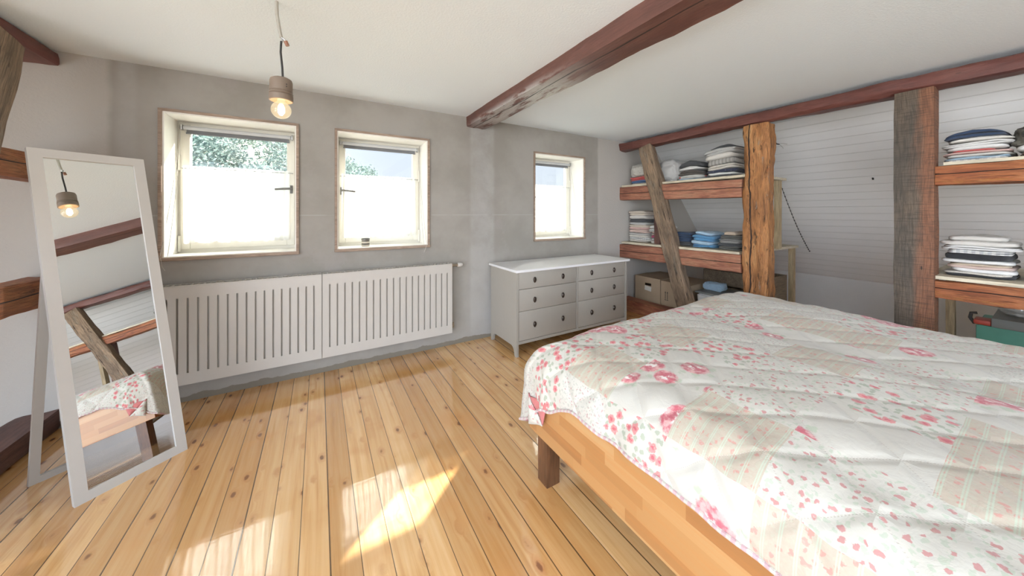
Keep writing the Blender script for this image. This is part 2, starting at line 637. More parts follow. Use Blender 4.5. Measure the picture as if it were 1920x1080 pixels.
f = MB().box(LK - 0.1, YS, -0.12, XK + 0.1, D + 0.3, 0.0)
struct(obj('floor', f, 'floor', smooth=False))
f = MB().box(LB, YN, H, XB, D + 0.3, H + 0.12).box(0.9, YS, H, XB, YN, H + 0.12)  # rear right strip added to darken the slope below it
struct(obj('ceiling', f, 'ceiling', smooth=False))

W = [(-0.885, -0.135), (0.112, 0.868), (2.030, 2.770)]     # the three openings
WZ = (0.945, 1.925)
f = MB()
xs = [LK - 0.1] + [v for w in W for v in w] + [XK + 0.1]
for i in range(len(xs) - 1):
    hole = (i % 2 == 1)
    if hole:
        f.box(xs[i], D, -0.1, xs[i + 1], D + 0.30, WZ[0])
        f.box(xs[i], D, WZ[1], xs[i + 1], D + 0.30, H + 0.1)
    else:
        f.box(xs[i], D, -0.1, xs[i + 1], D + 0.30, H + 0.1)
struct(obj('wall_front', f, 'wall', smooth=False))


def slope(name, xb, xk, YN=YN):
    sgn = 1 if xk > xb else -1
    L = math.hypot(xk - xb, H - ZK)
    a = math.atan2(H - ZK, abs(xk - xb))
    m = MB().box(0, 0, -0.12, L, D + 0.3 - YN, 0)
    o = obj(name, m, 'slope', smooth=False)
    ex = Vector((sgn * math.cos(a), 0, -math.sin(a)))
    ey = Vector((0, 1, 0))
    ez = ex.cross(ey)
    if ez.z > 0:                      # local +Z looks into the room
        ez = -ez
        for v in o.data.vertices:
            v.co.z = v.co.z
    R = Matrix((ex, ey, ez)).transposed().to_4x4()
    o.matrix_world = Matrix.Translation((xb, YN, H)) @ R
    return struct(o)


slope('ceiling_slope', XB, XK, YS)
slope('ceiling_slope', LB, LK, 0.9)
f = MB().box(LK - 0.1, 0.9, -0.1, LK, D + 0.3, ZK + 0.06)
struct(obj('wall_left', f, 'knee_plaster', smooth=False))
f = MB().box(1.2, YS - 0.1, -0.1, XK + 0.1, YS, H + 0.1)  # partial wall added to keep sky light off the rear right
struct(obj('added_wall_back', f, 'knee_plaster', smooth=False))
f = MB().box(XK, YS, -0.1, XK + 0.1, D + 0.3, ZK + 0.06)
struct(obj('wall_right', f, 'knee_plaster', smooth=False))

# ------------------------------------------------------------------ windows
plain('cream_paint', (0.80, 0.77, 0.68), 0.45, 0.02)
plain('reveal_paint', (0.86, 0.84, 0.78), 0.55, 0.02)
timber_mat('raw_edge', [(0.0, (0.23, 0.165, 0.12)), (0.5, (0.36, 0.265, 0.20)), (1.0, (0.50, 0.40, 0.31))], bump=0.2, grain=30.0, nail=0.0)
plain('handle_metal', (0.16, 0.155, 0.145), 0.45, 0.05)
plain('grey_metal', (0.42, 0.42, 0.41), 0.35, 0.03, Metallic=0.85)
plain('dark_metal', (0.07, 0.07, 0.07), 0.4, 0.05, Metallic=0.7)
plain('blind_cloth', (0.20, 0.205, 0.215), 0.8, 0.04)
plain('blind_tube', (0.50, 0.51, 0.52), 0.45, 0.03)
plain('cord', (0.55, 0.52, 0.47), 0.7, 0.03)

t = NT('window_glass')
fres = t.n('ShaderNodeFresnel', None, IOR=1.45).outputs[0]
gl = t.n('ShaderNodeBsdfGlossy', None, Roughness=0.01).outputs[0]
tr = t.n('ShaderNodeBsdfTransparent', None, Color=(0.96, 0.975, 0.97)).outputs[0]
mx = t.n('ShaderNodeMixShader', None, _0=t.math('MULTIPLY', fres, 0.8), _1=tr, _2=gl).outputs[0]
M['glass'] = t.done(mx)

t = NT('sheer_curtain')
c = t.co()
weave = t.noise(c, 600.0, 1)
hemz = t.sep(c)[2]
dots = t.vor(c, 45.0).outputs['Distance']
tl = t.n('ShaderNodeBsdfTranslucent', None, Color=(0.93, 0.92, 0.90)).outputs[0]
df = t.n('ShaderNodeBsdfDiffuse', None, Color=(0.90, 0.89, 0.87)).outputs[0]
tp = t.n('ShaderNodeBsdfTransparent', None, Color=(1, 1, 1)).outputs[0]
m1 = t.n('ShaderNodeMixShader', None, _0=0.22, _1=tl, _2=df).outputs[0]
m2 = t.n('ShaderNodeMixShader', None, _0=t.ss(dots, 0.15, 0.3, 0.03, 0.07), _1=m1, _2=tp).outputs[0]
M['curtain'] = t.done(m2)

YF = 3.205       # room side of the sash


def window(n, X0, X1, handle, hinge):
    Z0, Z1 = WZ
    root = bpy.data.objects.new('window_%d' % n, None)
    COL.objects.link(root)
    root.location = ((X0 + X1) / 2, D, Z0)
    struct(root)
    ox, oy, oz = root.location
    k = lambda m: (m.b.verts and [setattr(v, 'co', v.co - Vector((ox, oy, oz))) for v in m.b.verts]) and m or m
    e = 0.022
    m = MB()          # lining boards of the deep reveal
    yb = D + 0.30
    m.box(X0, D - 0.004, Z0, X0 + e, yb, Z1)
    m.box(X1 - e, D - 0.004, Z0, X1, yb, Z1)
    m.box(X0 + e, D - 0.004, Z1 - e, X1 - e, yb, Z1)
    m.box(X0 + e, D - 0.004, Z0, X1 - e, yb, Z0 + e)
    obj('reveal', k(m), 'reveal_paint', root, smooth=False)
    m = MB()          # raw wooden front edges
    ya, yb2 = D - 0.016, D - 0.004
    m.box(X0 - 0.004, ya, Z0, X0 + 0.013, yb2, Z1 + 0.003)
    m.box(X1 - 0.013, ya, Z0, X1 + 0.004, yb2, Z1 + 0.003)
    obj('edge_trim', k(m), 'raw_edge', root, smooth=False)
    m = MB().box(X0 + 0.013, ya, Z1 - 0.012, X1 - 0.013, yb2, Z1 + 0.004)
    obj('edge_trim', k(m), 'raw_edge', root, smooth=False)
    m = MB().box(X0 - 0.006, ya - 0.012, Z0 - 0.004, X1 + 0.006, yb2, Z0 + 0.018, 0.003)
    obj('sill', k(m), 'raw_edge', root, smooth=False)
    a, b = X0 + e, X1 - e
    m = MB()          # fixed frame
    zf = Z0 + e
    m.box(a, YF + 0.008, zf, a + 0.030, YF + 0.06, Z1 - e)
    m.box(b - 0.030, YF + 0.008, zf, b, YF + 0.06, Z1 - e)
    m.box(a + 0.030, YF + 0.008, Z1 - e - 0.03, b - 0.030, YF + 0.06, Z1 - e)
    m.box(a + 0.030, YF + 0.008, zf, b - 0.030, YF + 0.06, zf + 0.034)
    obj('frame', k(m), 'cream_paint', root, smooth=False)
    sa, sb = a + 0.014, b - 0.014
    s0, s1 = zf + 0.026, Z1 - e - 0.014
    st = 0.052
    m = MB()          # the sash
    m.box(sa, YF - 0.008, s0, sa + st, YF + 0.045, s1, 0.004)
    m.box(sb - st, YF - 0.008, s0, sb, YF + 0.045, s1, 0.004)
    m.box(sa + st, YF - 0.006, s0, sb - st, YF + 0.045, s0 + 0.068, 0.004)
    m.box(sa + st, YF - 0.006, s1 - 0.055, sb - st, YF + 0.045, s1, 0.004)
    sash = obj('sash', k(m), 'cream_paint', root, ang=25)
    m = MB().box(sa + st - 0.004, YF + 0.018, s0 + 0.064, sb - st + 0.004, YF + 0.022, s1 - 0.051)
    obj('pane', k(m), 'glass', root, smooth=False)
    # handle on the free stile, pointing over the glass
    hx = sb - st * 0.45 if handle > 0 else sa + st * 0.45
    hz = 1.447
    m = MB().box(hx - 0.012, YF - 0.016, hz - 0.036, hx + 0.012, YF - 0.008, hz + 0.030, 0.003)
    m.tube([(hx, YF - 0.010, hz), (hx, YF - 0.045, hz)], 0.008, 10)
    m.tube([(hx + 0.006 * handle, YF - 0.045, hz + 0.002), (hx - 0.055 * handle, YF - 0.047, hz - 0.003), (hx - 0.105 * handle, YF - 0.045, hz - 0.008)], [0.0085, 0.009, 0.0075], 10)
    obj('handle', k(m), 'handle_metal', sash)
    gx = sa - 0.004 if handle > 0 else sb + 0.004
    for hz0 in hinge:
        m = MB().tube([(gx, YF - 0.012, hz0 - 0.055), (gx, YF - 0.012, hz0 + 0.055)], 0.008, 10)
        m.tube([(gx, YF - 0.012, hz0 - 0.004), (gx, YF - 0.012, hz0 + 0.004)], 0.0095, 10)
        obj('hinge', k(m), 'cream_paint', sash)
    return sa, sb, s0, s1, st


names = ['leftmost and largest looking window', 'middle window', 'small looking window above the chest of drawers']
hooks = []
for n, (w, hd) in enumerate(zip(W, (1, -1, -1))):
    sa, sb, s0, s1, st = window(n + 1, w[0], w[1], hd, (1.61, 1.035))
    where = ['leftmost window', 'middle window', 'window above the chest of drawers'][n]
    # cafe curtain on a thin rod across the lower sash
    xa, xb = sa + 0.022, sb - 0.030
    gap = [0.0, 0.0, 0.045][n]
    zt, zb = 1.585, 1.040
    rnd = random.Random(5 + n)
    ph = [rnd.uniform(0, 6.28) for _ in range(6)]
    dense = [1.0, 1.5, 1.2][n]

    def cur(u, v, xa=xa, xb=xb - gap, zt=zt, zb=zb, ph=ph, dense=dense):
        x = xa + (xb - xa) * u
        y = YF - 0.030 + 0.009 * math.sin(u * 34 * dense + ph[0] + 0.6 * math.sin(u * 9 + ph[1])) * (0.45 + 0.55 * v) \
            + 0.005 * math.sin(u * 71 * dense + ph[2] + 2 * v)
        z = zt + (zb - zt) * v
        if v > 0.96:
            z -= 0.006 * abs(math.sin(u * 60))
        if v < 0.02:
            z += 0.005 * abs(math.sin(u * 80 + ph[3]))
        return (x, y, z)
    root = thing('cafe_curtain', 'sheer white half curtain across the lower part of the ' + where, 'curtain',
                 ((xa + xb) / 2, YF - 0.03, zb), group='half curtains')
    lo = Vector(root.location)
    m = MB().grid(150, 24, cur)
    for v in m.b.verts:
        v.co -= lo
    obj('curtain_panel', m, 'curtain', root, ang=180)
    m = MB().tube([(sa + 0.012, YF - 0.030, 1.572), (sb - 0.012, YF - 0.030, 1.572)], 0.0025, 8)
    m.tube([(sa + 0.012, YF - 0.006, 1.572), (sa + 0.012, YF - 0.032, 1.572)], 0.003, 6)
    m.tube([(sb - 0.012, YF - 0.006, 1.572), (sb - 0.012, YF - 0.032, 1.572)], 0.003, 6)
    for v in m.b.verts:
        v.co -= lo
    obj('rod', m, 'grey_metal', root)
    # roller blind, rolled up
    zr = 1.858
    root = thing('roller_blind', 'rolled up grey roller blind at the top of the ' + where, 'blind',
                 ((sa + sb) / 2, YF - 0.03, zr), group='roller blinds')
    lo = Vector(root.location)

    def part(nm, m, mat, smooth=True):
        for v in m.b.verts:
            v.co -= lo
        return obj(nm, m, mat, root, smooth=smooth)
    ra, rb = sa + 0.014, sb - 0.014
    part('roller', MB().tube([(ra + 0.01, YF - 0.030, zr), (rb - 0.01, YF - 0.030, zr)], 0.0145, 16), 'blind_tube')
    part('blind_fabric', MB().box(ra + 0.022, YF - 0.0185, zr - 0.034, rb - 0.022, YF - 0.0170, zr + 0.002), 'blind_cloth')
    part('bottom_bar', MB().tube([(ra + 0.020, YF - 0.0178, zr - 0.036), (rb - 0.020, YF - 0.0178, zr - 0.036)], 0.006, 10), 'blind_cloth')
    for bx in (ra, rb):
        part('bracket', MB().box(bx - 0.007, YF - 0.046, zr - 0.018, bx + 0.007, YF - 0.008, zr + 0.020, 0.003), 'grey_metal')
    cx = ra if n == 0 else rb
    sg = -1 if n == 0 else 1
    zend = [0.88, 0.90, 1.0][n]
    # the endless cord is led forward to the edge of the sill and hangs over it
    for off in (0.0, 0.035):
        fx = (w[0] + 0.012 + off) if n == 0 else (w[1] - 0.030 - off * 0.7)
        pts = []
        for i in range(13):
            u = i / 12
            pts.append((cx + (fx - cx) * u, YF - 0.048 + (D - 0.034 - YF + 0.048) * u ** 1.25, zr - 0.01 - (zr - 0.01 - 0.972) * u - 0.05 * math.sin(math.pi * u) * (0.4 + off * 10)))
        if off == 0.0:
            pts += [(fx - 0.004 * sg, D - 0.035, 0.955), (fx - 0.01 * sg, D - 0.033, zend + 0.03), (fx - 0.022 * sg, D - 0.030, zend)]
        part('pull_cord', MB().tube(pts, 0.0016, 6), 'cord')

# tin with wick candle stack on the middle sill
t = NT('tin_stripes')
c = t.co()
z = t.sep(c)[2]
fz = t.math('FRACT', t.math('MULTIPLY', z, 36.0))
col = t.mix(t.ss(fz, 0.45, 0.55), (0.55, 0.50, 0.42), (0.12, 0.11, 0.10))
t.bsdf(col, 0.4, Metallic=0.3)
M['tin'] = t.done()
root = thing('tin_can', 'small striped tin can standing on the sill of the middle window', 'can', (0.345, 3.06, 0.967))
obj('can_body', MB().lathe([(0, 0), (0.030, 0), (0.032, 0.003), (0.032, 0.060), (0.033, 0.062), (0.030, 0.062), (0.029, 0.050), (0, 0.050)]), 'tin', root)
obj('rim', MB().lathe([(0.0315, 0.058), (0.0345, 0.060), (0.0345, 0.066), (0.031, 0.068), (0.0315, 0.058)]), 'dark_metal', root)

# ------------------------------------------------------------------ timber materials
timber_mat('red_beam', [(0.0, (0.085, 0.038, 0.030)), (0.5, (0.145, 0.062, 0.048)), (1.0, (0.21, 0.105, 0.08))],
           bump=0.35, rough=0.5, grain=12.0, nail=0.5, crack=[(1, 0.035, 0.03, 0.0035)], patch=((0.50, 0.48, 0.46), 1.45, 0.95, 2, 0.40), fine=0.3)
timber_mat('red_purlin', [(0.0, (0.075, 0.028, 0.022)), (0.45, (0.140, 0.048, 0.038)), (0.8, (0.175, 0.068, 0.052)), (1.0, (0.27, 0.16, 0.12))],
           bump=0.8, rough=0.42, grain=9.0, nail=0.5, fine=0.35)
timber_mat('red_purlin_plain', [(0.0, (0.10, 0.035, 0.03)), (0.5, (0.17, 0.055, 0.045)), (1.0, (0.22, 0.08, 0.065))],
           bump=0.2, rough=0.45, grain=8.0, nail=0.3, fine=0.25)
timber_mat('orange_post', [(0.0, (0.098, 0.044, 0.018)), (0.30, (0.287, 0.121, 0.041)), (0.55, (0.437, 0.190, 0.063)), (0.8, (0.540, 0.287, 0.115)), (1.0, (0.391, 0.299, 0.218))],
           bump=1.0, rough=0.6, grain=26.0, crack=[(1, -0.035, 0.10, 0.004)], seed=2.0, fine=0.7,
           mottle=[((0.060, 0.036, 0.022), 7.0, 22.0, 0.55, 0.85), ((0.36, 0.29, 0.22), 5.0, 16.0, 0.60, 0.7), ((0.42, 0.13, 0.045), 4.0, 13.0, 0.60, 0.6)])
timber_mat('sawn_post', [(0.0, (0.050, 0.042, 0.034)), (0.4, (0.090, 0.072, 0.054)), (0.7, (0.125, 0.092, 0.064)), (1.0, (0.17, 0.115, 0.075))],
           streak=0.5, bump=0.5, rough=0.7, grain=22.0, nail=0.85, seed=5.0, fine=0.6, saw=0.5,
           band=((0.24, 0.095, 0.045), 1, -0.01, 0.05), mottle=[((0.20, 0.12, 0.055), 2.2, 10.0, 0.60, 0.6)])
timber_mat('grey_brace', [(0.0, (0.095, 0.068, 0.046)), (0.4, (0.223, 0.155, 0.101)), (0.65, (0.317, 0.223, 0.146)), (0.85, (0.419, 0.270, 0.162)), (1.0, (0.446, 0.223, 0.108))],
           bump=1.0, rough=0.75, grain=26.0, nail=0.5, seed=7.0, fine=0.7,
           mottle=[((0.050, 0.034, 0.024), 5.0, 30.0, 0.57, 0.8), ((0.30, 0.25, 0.19), 3.5, 16.0, 0.56, 0.6), ((0.36, 0.15, 0.06), 2.5, 9.0, 0.60, 0.7)])
timber_mat('red_rail', [(0.0, (0.132, 0.058, 0.041)), (0.3, (0.258, 0.100, 0.062)), (0.55, (0.360, 0.150, 0.090)), (0.8, (0.420, 0.222, 0.132)), (1.0, (0.276, 0.222, 0.174))],
           bump=0.6, rough=0.65, grain=20.0, crack=[(2, 0.005, 0.03, 0.0022)], seed=3.0, fine=0.6,
           mottle=[((0.20, 0.165, 0.13), 2.5, 12.0, 0.60, 0.75), ((0.36, 0.15, 0.055), 3.0, 14.0, 0.58, 0.6), ((0.06, 0.034, 0.026), 5.0, 34.0, 0.63, 0.8)])
timber_mat('bright_rail', [(0.0, (0.10, 0.032, 0.014)), (0.35, (0.26, 0.075, 0.026)), (0.6, (0.36, 0.12, 0.042)), (0.85, (0.42, 0.18, 0.07)), (1.0, (0.21, 0.10, 0.055))],
           bump=0.8, rough=0.5, grain=24.0, crack=[(2, 0.01, 0.02, 0.0016)], seed=11.0, nail=0.2, fine=0.7,
           mottle=[((0.085, 0.030, 0.014), 4.0, 26.0, 0.58, 0.8), ((0.45, 0.20, 0.06), 3.0, 18.0, 0.57, 0.6)])
timber_mat('pine_plank', [(0.0, (0.50, 0.42, 0.29)), (0.5, (0.62, 0.55, 0.41)), (1.0, (0.70, 0.64, 0.50))], bump=0.15, rough=0.6, grain=14.0, nail=0.05)
timber_mat('pine_leg', [(0.0, (0.30, 0.21, 0.11)), (0.5, (0.40, 0.30, 0.17)), (1.0, (0.50, 0.40, 0.25))], bump=0.2, rough=0.6, grain=14.0, nail=0.1, seed=4.0)
timber_mat('sill_wood', [(0.0, (0.13, 0.04, 0.025)), (0.4, (0.24, 0.075, 0.045)), (0.75, (0.40, 0.17, 0.08)), (1.0, (0.52, 0.26, 0.12))], bump=0.5, rough=0.6, grain=12.0, seed=9.0)
timber_mat('dark_sill', [(0.0, (0.06, 0.03, 0.026)), (0.5, (0.12, 0.055, 0.045)), (1.0, (0.18, 0.085, 0.065))], bump=0.3, rough=0.5, grain=10.0, seed=6.0)

# ------------------------------------------------------------------ timbers
XR = 3.38        # room face of the right timber frame
o = timber('ceiling_beam', (1.34, YN + 0.1, 2.165), (1.34, D - 0.002, 2.165), 0.208, 0.150, 'red_beam', rough=0.007, wane=0.014, seed=1)
tag(o, 'dark red ceiling beam with a worn grey patch, running across the white ceiling', 'beam')
o = timber('purlin', (XR + 0.075, YS + 0.1, 2.112), (XR + 0.075, D - 0.002, 2.112), 0.15, 0.100, 'red_purlin', rough=0.010, wane=0.022, seed=2)
tag(o, 'long glossy red beam under the ceiling on top of the right hand posts', 'beam')
o = timber('post', (XR + 0.10, 1.432, 0.0), (XR + 0.10, 1.432, 2.056), 0.196, 0.18, 'orange_post', up=(1, 0, 0), rough=0.013, wane=0.05, seed=3, nc=14, seg=0.014)
tag(o, 'rugged orange brown round edged post with a long crack, beside the folded clothes', 'post')
o = timber('post', (XR + 0.075, 0.512, 0.0), (XR + 0.075, 0.512, 2.064), 0.172, 0.15, 'sawn_post', up=(1, 0, 0), rough=0.003, wane=0.004, seed=4)
tag(o, 'wide flat sawn brown post with worm holes, right of the bare white slope', 'post')
# diagonal brace lapped over the rails
o = timber('brace', (XR + 0.032, 2.58, 2.056), (XR + 0.032, 2.06, 0.152), 0.165, 0.115, 'grey_brace', up=(1, 0, 0), rough=0.008, wane=0.020, seed=5, nc=10, seg=0.02)
tag(o, 'weathered grey brown diagonal brace leaning in front of the two shelf rails', 'brace')
o = timber('stud', (XR + 0.16, 2.50, 0.862), (XR + 0.16, 2.50, 1.41), 0.09, 0.09, 'dark_sill', up=(1, 0, 0), seed=6)
tag(o, 'short dark red upright between the two rails, half hidden behind the diagonal brace', 'post')
o = timber('rail', (XR + 0.075, 1.535, 1.486), (XR + 0.075, D - 0.002, 1.503), 0.13, 0.17, 'red_rail', rough=0.005, wane=0.010, seed=7)
tag(o, 'upper reddish timber rail with a lengthwise crack, left of the round edged post', 'rail')
o = timber('rail', (XR + 0.075, 1.545, 0.775), (XR + 0.075, D - 0.002, 0.762), 0.13, 0.172, 'red_rail', rough=0.005, wane=0.010, seed=8)
tag(o, 'lower reddish timber rail behind the chest of drawers, left of the round edged post', 'rail')
o = timber('rail', (XR + 0.07, YS + 0.05, 1.488), (XR + 0.07, 0.425, 1.488), 0.12, 0.124, 'bright_rail', rough=0.008, wane=0.014, seed=9)
tag(o, 'upper bright orange timber rail, right of the flat sawn post', 'rail')
o = timber('rail', (XR + 0.07, YS + 0.05, 0.785), (XR + 0.07, 0.425, 0.765), 0.12, 0.114, 'bright_rail', rough=0.008, wane=0.012, seed=10)
tag(o, 'lower bright orange timber rail just above the bed, right of the flat sawn post', 'rail')
o = timber('brace', (XR + 0.032, -0.89, 2.056), (XR + 0.032, -0.235, 0.152), 0.165, 0.115, 'grey_brace', up=(1, 0, 0), rough=0.009, wane=0.016, seed=21, nc=6)
tag(o, 'weathered diagonal brace that only the standing mirror shows, above the floral quilt', 'brace')
o = timber('stud', (XR + 0.12, -0.62, 0.842), (XR + 0.12, -0.62, 1.43), 0.09, 0.09, 'dark_sill', up=(1, 0, 0), seed=22)
tag(o, 'short dark upright that only the standing mirror shows, beside the brace', 'post')
o = timber('sill_beam', (XR + 0.10, 0.62, 0.075), (XR + 0.10, D - 0.002, 0.075), 0.17, 0.15, 'sill_wood', rough=0.006, wane=0.012, seed=11)
tag(o, 'reddish sill beam on the floor under the cardboard boxes', 'beam')
# left frame
XL = -1.298
o = timber('purlin', (XL - 0.09, YN + 0.1, 2.138), (XL - 0.09, D - 0.002, 2.138), 0.18, 0.076, 'red_purlin_plain', rough=0.004, wane=0.010, seed=12)
tag(o, 'dark red beam under the ceiling in the top left corner', 'beam')
o = timber('brace', (XL - 0.02, 2.505, 2.10), (XL - 0.02, 1.99, 0.14), 0.26, 0.13, 'grey_brace', up=(1, 0, 0), rough=0.004, wane=0.008, seed=13, bow=0.0)
tag(o, 'broad grey brown brace at the left edge, below the top left beam', 'brace')
o = timber('rail', (XL - 0.07, YN + 0.05, 1.49), (XL - 0.07, D - 0.002, 1.497), 0.13, 0.142, 'bright_rail', rough=0.006, wane=0.012, seed=14)
tag(o, 'upper orange rail behind the top of the standing mirror', 'rail')
o = timber('rail', (XL - 0.07, YN + 0.05, 0.825), (XL - 0.07, D - 0.002, 0.808), 0.13, 0.160, 'bright_rail', rough=0.007, wane=0.012, seed=15, bow=0.02)
tag(o, 'lower orange rail at the left edge behind the standing mirror', 'rail')
o = timber('sill_beam', (XL - 0.08, YN + 0.05, 0.078), (XL - 0.08, D - 0.002, 0.056), 0.16, 0.115, 'dark_sill', rough=0.006, wane=0.014, seed=16, bow=0.02)
tag(o, 'dark brown sill beam on the floor at the left edge behind the mirror', 'beam')

# ------------------------------------------------------------------ bedroom: shelf planks and their legs


def shelf(label, x0, x1, y0, y1, z, th, legs):
    root = thing('shelf', label, 'shelf', ((x0 + x1) / 2, (y0 + y1) / 2, z))
    lo = Vector(root.location)
    o = timber('plank', (0, y0 - lo.y, th / 2 - 0), (0, y1 - lo.y, th / 2), x1 - x0, th, 'pine_plank', rough=0.001, wane=0.003, seed=z)
    o.parent = root
    for (lx, ly, zb) in legs:
        o = timber('leg', (lx - lo.x, ly - lo.y, zb - lo.z), (lx - lo.x, ly - lo.y, -0.001), 0.07, 0.045, 'pine_leg', up=(0, 1, 0), rough=0.001, wane=0.003, seed=lx)
        o.parent = root
    return root


shelf('upper pale plank shelf of folded clothes, behind the round edged post', XR + 0.035, 4.17, 1.47, D - 0.01, 1.588, 0.026, [(4.09, 1.515, 0.885)])
shelf('lower pale plank shelf of jeans and shirts, behind the round edged post', XR + 0.035, 4.76, 1.565, D - 0.01, 0.855, 0.028, [(4.68, 1.60, 0.0)])
shelf('upper plank shelf at the right edge above the bright orange rail', XR + 0.035, 4.05, YS + 0.05, 0.395, 1.553, 0.022, [(4.0, -1.1, 0.855)])
shelf('lower plank shelf at the right edge just above the bed', XR + 0.035, 4.40, YS + 0.05, 0.47, 0.826, 0.024, [(4.33, 0.465, 0.0)])


# ------------------------------------------------------------------ folded clothes
def slab(b, w, d, t, z, seed, sag, px=0.26, lump=0.006, fold=True, tilt=0.0):
    """one folded layer: boxy rounded slab, w along Y, d along X, sagging towards the sides"""
    nu, nv = 40, 8
    rows = []
    for j in range(nv + 1):
        e = -math.pi / 2 + math.pi * j / nv
        ce, se = math.cos(e), math.sin(e)
        r = abs(ce) ** 0.22
        hz = math.copysign(abs(se) ** 0.6, se)
        row = []
        for i in range(nu):
            a = 2 * math.pi * i / nu
            ca, sa = math.cos(a), math.sin(a)
            x = math.copysign(abs(ca) ** px, ca) * r * d / 2
            y = math.copysign(abs(sa) ** px, sa) * r * w / 2
            q = Vector((x * 9 + seed * 5.7, y * 9, z * 30 + seed))
            n1 = fbm(q, 2)
            x *= 1 + 0.10 * noise.noise(Vector((y * 8, seed * 3.1, z * 40)))
            y *= 1 + 0.10 * noise.noise(Vector((x * 8, seed * 1.7, z * 40)))
            tv = t * (1.0 + 0.35 * noise.noise(Vector((x * 5, y * 5, seed * 2.9))))
            zz = z + t / 2 + hz * tv / 2 + n1 * lump * 1.3 + 0.006 * noise.noise(Vector((x * 6 + seed, y * 7, 2.0)))
            zz -= sag * (y / (w / 2)) ** 2 * min(1, zz / 0.05)
            zz += tilt * y
            row.append(b.verts.new((x, y, zz)))
        rows.append(row)
    for r0, r1 in zip(rows, rows[1:]):
        for i in range(nu):
            i2 = (i + 1) % nu
            try:
                b.faces.new((r0[i], r0[i2], r1[i2], r1[i]))
            except ValueError:
                pass


def garment_mesh(w, d, t, layers, seed, sag=0.0, tilt=0.0, lump=0.005):
    b = bmesh.new()
    lt = t / layers
    rnd = random.Random(seed)
    for k in range(layers):
        slab(b, w * rnd.uniform(0.88, 1.0), d * rnd.uniform(0.95, 1.0), lt * 1.15, k * lt, seed + k * 1.3, sag, px=rnd.uniform(0.2, 0.36), lump=min(lump, lt * 0.34), tilt=tilt + rnd.uniform(-0.012, 0.012))
    bmesh.ops.remove_doubles(b, verts=b.verts, dist=1e-6)
    bmesh.ops.recalc_face_normals(b, faces=b.faces)
    mn = min(v.co.z for v in b.verts)
    me = bpy.data.meshes.new('folded')
    b.to_mesh(me)
    b.free()
    for p in me.polygons:
        p.use_smooth = True
    return me


def lump_mesh(w, d, h, seed, px=0.55, amp=0.16):
    """a crumpled soft bundle"""
    b = bmesh.new()
    bmesh.ops.create_icosphere(b, subdivisions=5, radius=1.0)
    for v in b.verts:
        c = v.co.copy()
        n1 = 1 + amp * fbm(c * 1.8 + Vector((seed, 0, 0)), 4) + amp * 0.5 * (0.5 - abs(noise.noise(c * 4.5 + Vector((0, seed, 0)))))
        s = [math.copysign(abs(k) ** px, k) for k in c]
        z = max(s[2] * n1, -0.92)
        v.co = Vector((s[0] * n1 * d / 2, s[1] * n1 * w / 2, (z + 0.92) / 1.92 * h))
    me = bpy.data.meshes.new('bundle')
    b.to_mesh(me)
    b.free()
    for p in me.polygons:
        p.use_smooth = True
    return me


fabric('cloth_white', (0.70, 0.69, 0.67))
fabric('cloth_offwhite', (0.62, 0.59, 0.54))
fabric('cloth_cream', (0.64, 0.56, 0.47))
fabric('cloth_blush', (0.62, 0.47, 0.41))
fabric('cloth_rose', (0.62, 0.42, 0.38))
fabric('cloth_lightgrey', (0.46, 0.455, 0.44))
fabric('cloth_grey', (0.27, 0.265, 0.255))
fabric('cloth_charcoal', (0.065, 0.068, 0.072))
fabric('cloth_black', (0.022, 0.022, 0.025))
fabric('cloth_navy', (0.035, 0.04, 0.07), spots=(60.0, (0.35, 0.35, 0.4), 0.12))
fabric('cloth_red', (0.58, 0.11, 0.10))
fabric('cloth_magenta', (0.36, 0.045, 0.115))
fabric('cloth_blue', (0.10, 0.19, 0.38))
fabric('cloth_denim', (0.085, 0.24, 0.42), var=0.22)
fabric('cloth_paledenim', (0.34, 0.47, 0.58), var=0.15)
fabric('cloth_darkdenim', (0.030, 0.055, 0.11), var=0.2)
fabric('cloth_brown', (0.085, 0.072, 0.062))
fabric('cloth_olive', (0.095, 0.095, 0.085))
fabric('cloth_green', (0.07, 0.10, 0.07))
fabric('cloth_beige', (0.50, 0.40, 0.30))
fabric('cloth_knit', (0.38, 0.365, 0.34), stripes=(60.0, (0.27, 0.26, 0.24)))
fabric('cloth_floral', (0.62, 0.60, 0.54), spots=(38.0, (0.30, 0.25, 0.22), 0.16))
fabric('cloth_speckle', (0.60, 0.56, 0.50), spots=(120.0, (0.33, 0.30, 0.27), 0.2))
fabric('cloth_print', (0.52, 0.51, 0.48), spots=(9.0, (0.62, 0.10, 0.09), 0.20))
fabric('cloth_camo', (0.16, 0.15, 0.12), spots=(30.0, (0.05, 0.05, 0.04), 0.35))
fabric('cloth_stripe', (0.66, 0.65, 0.62), stripes=(70.0, (0.50, 0.50, 0.50)))

ORD = ['bottom', 'second up', 'third up', 'fourth up', 'fifth up', 'sixth up', 'seventh up', 'eighth up', 'ninth up', 'tenth up', 'eleventh up', 'twelfth up']


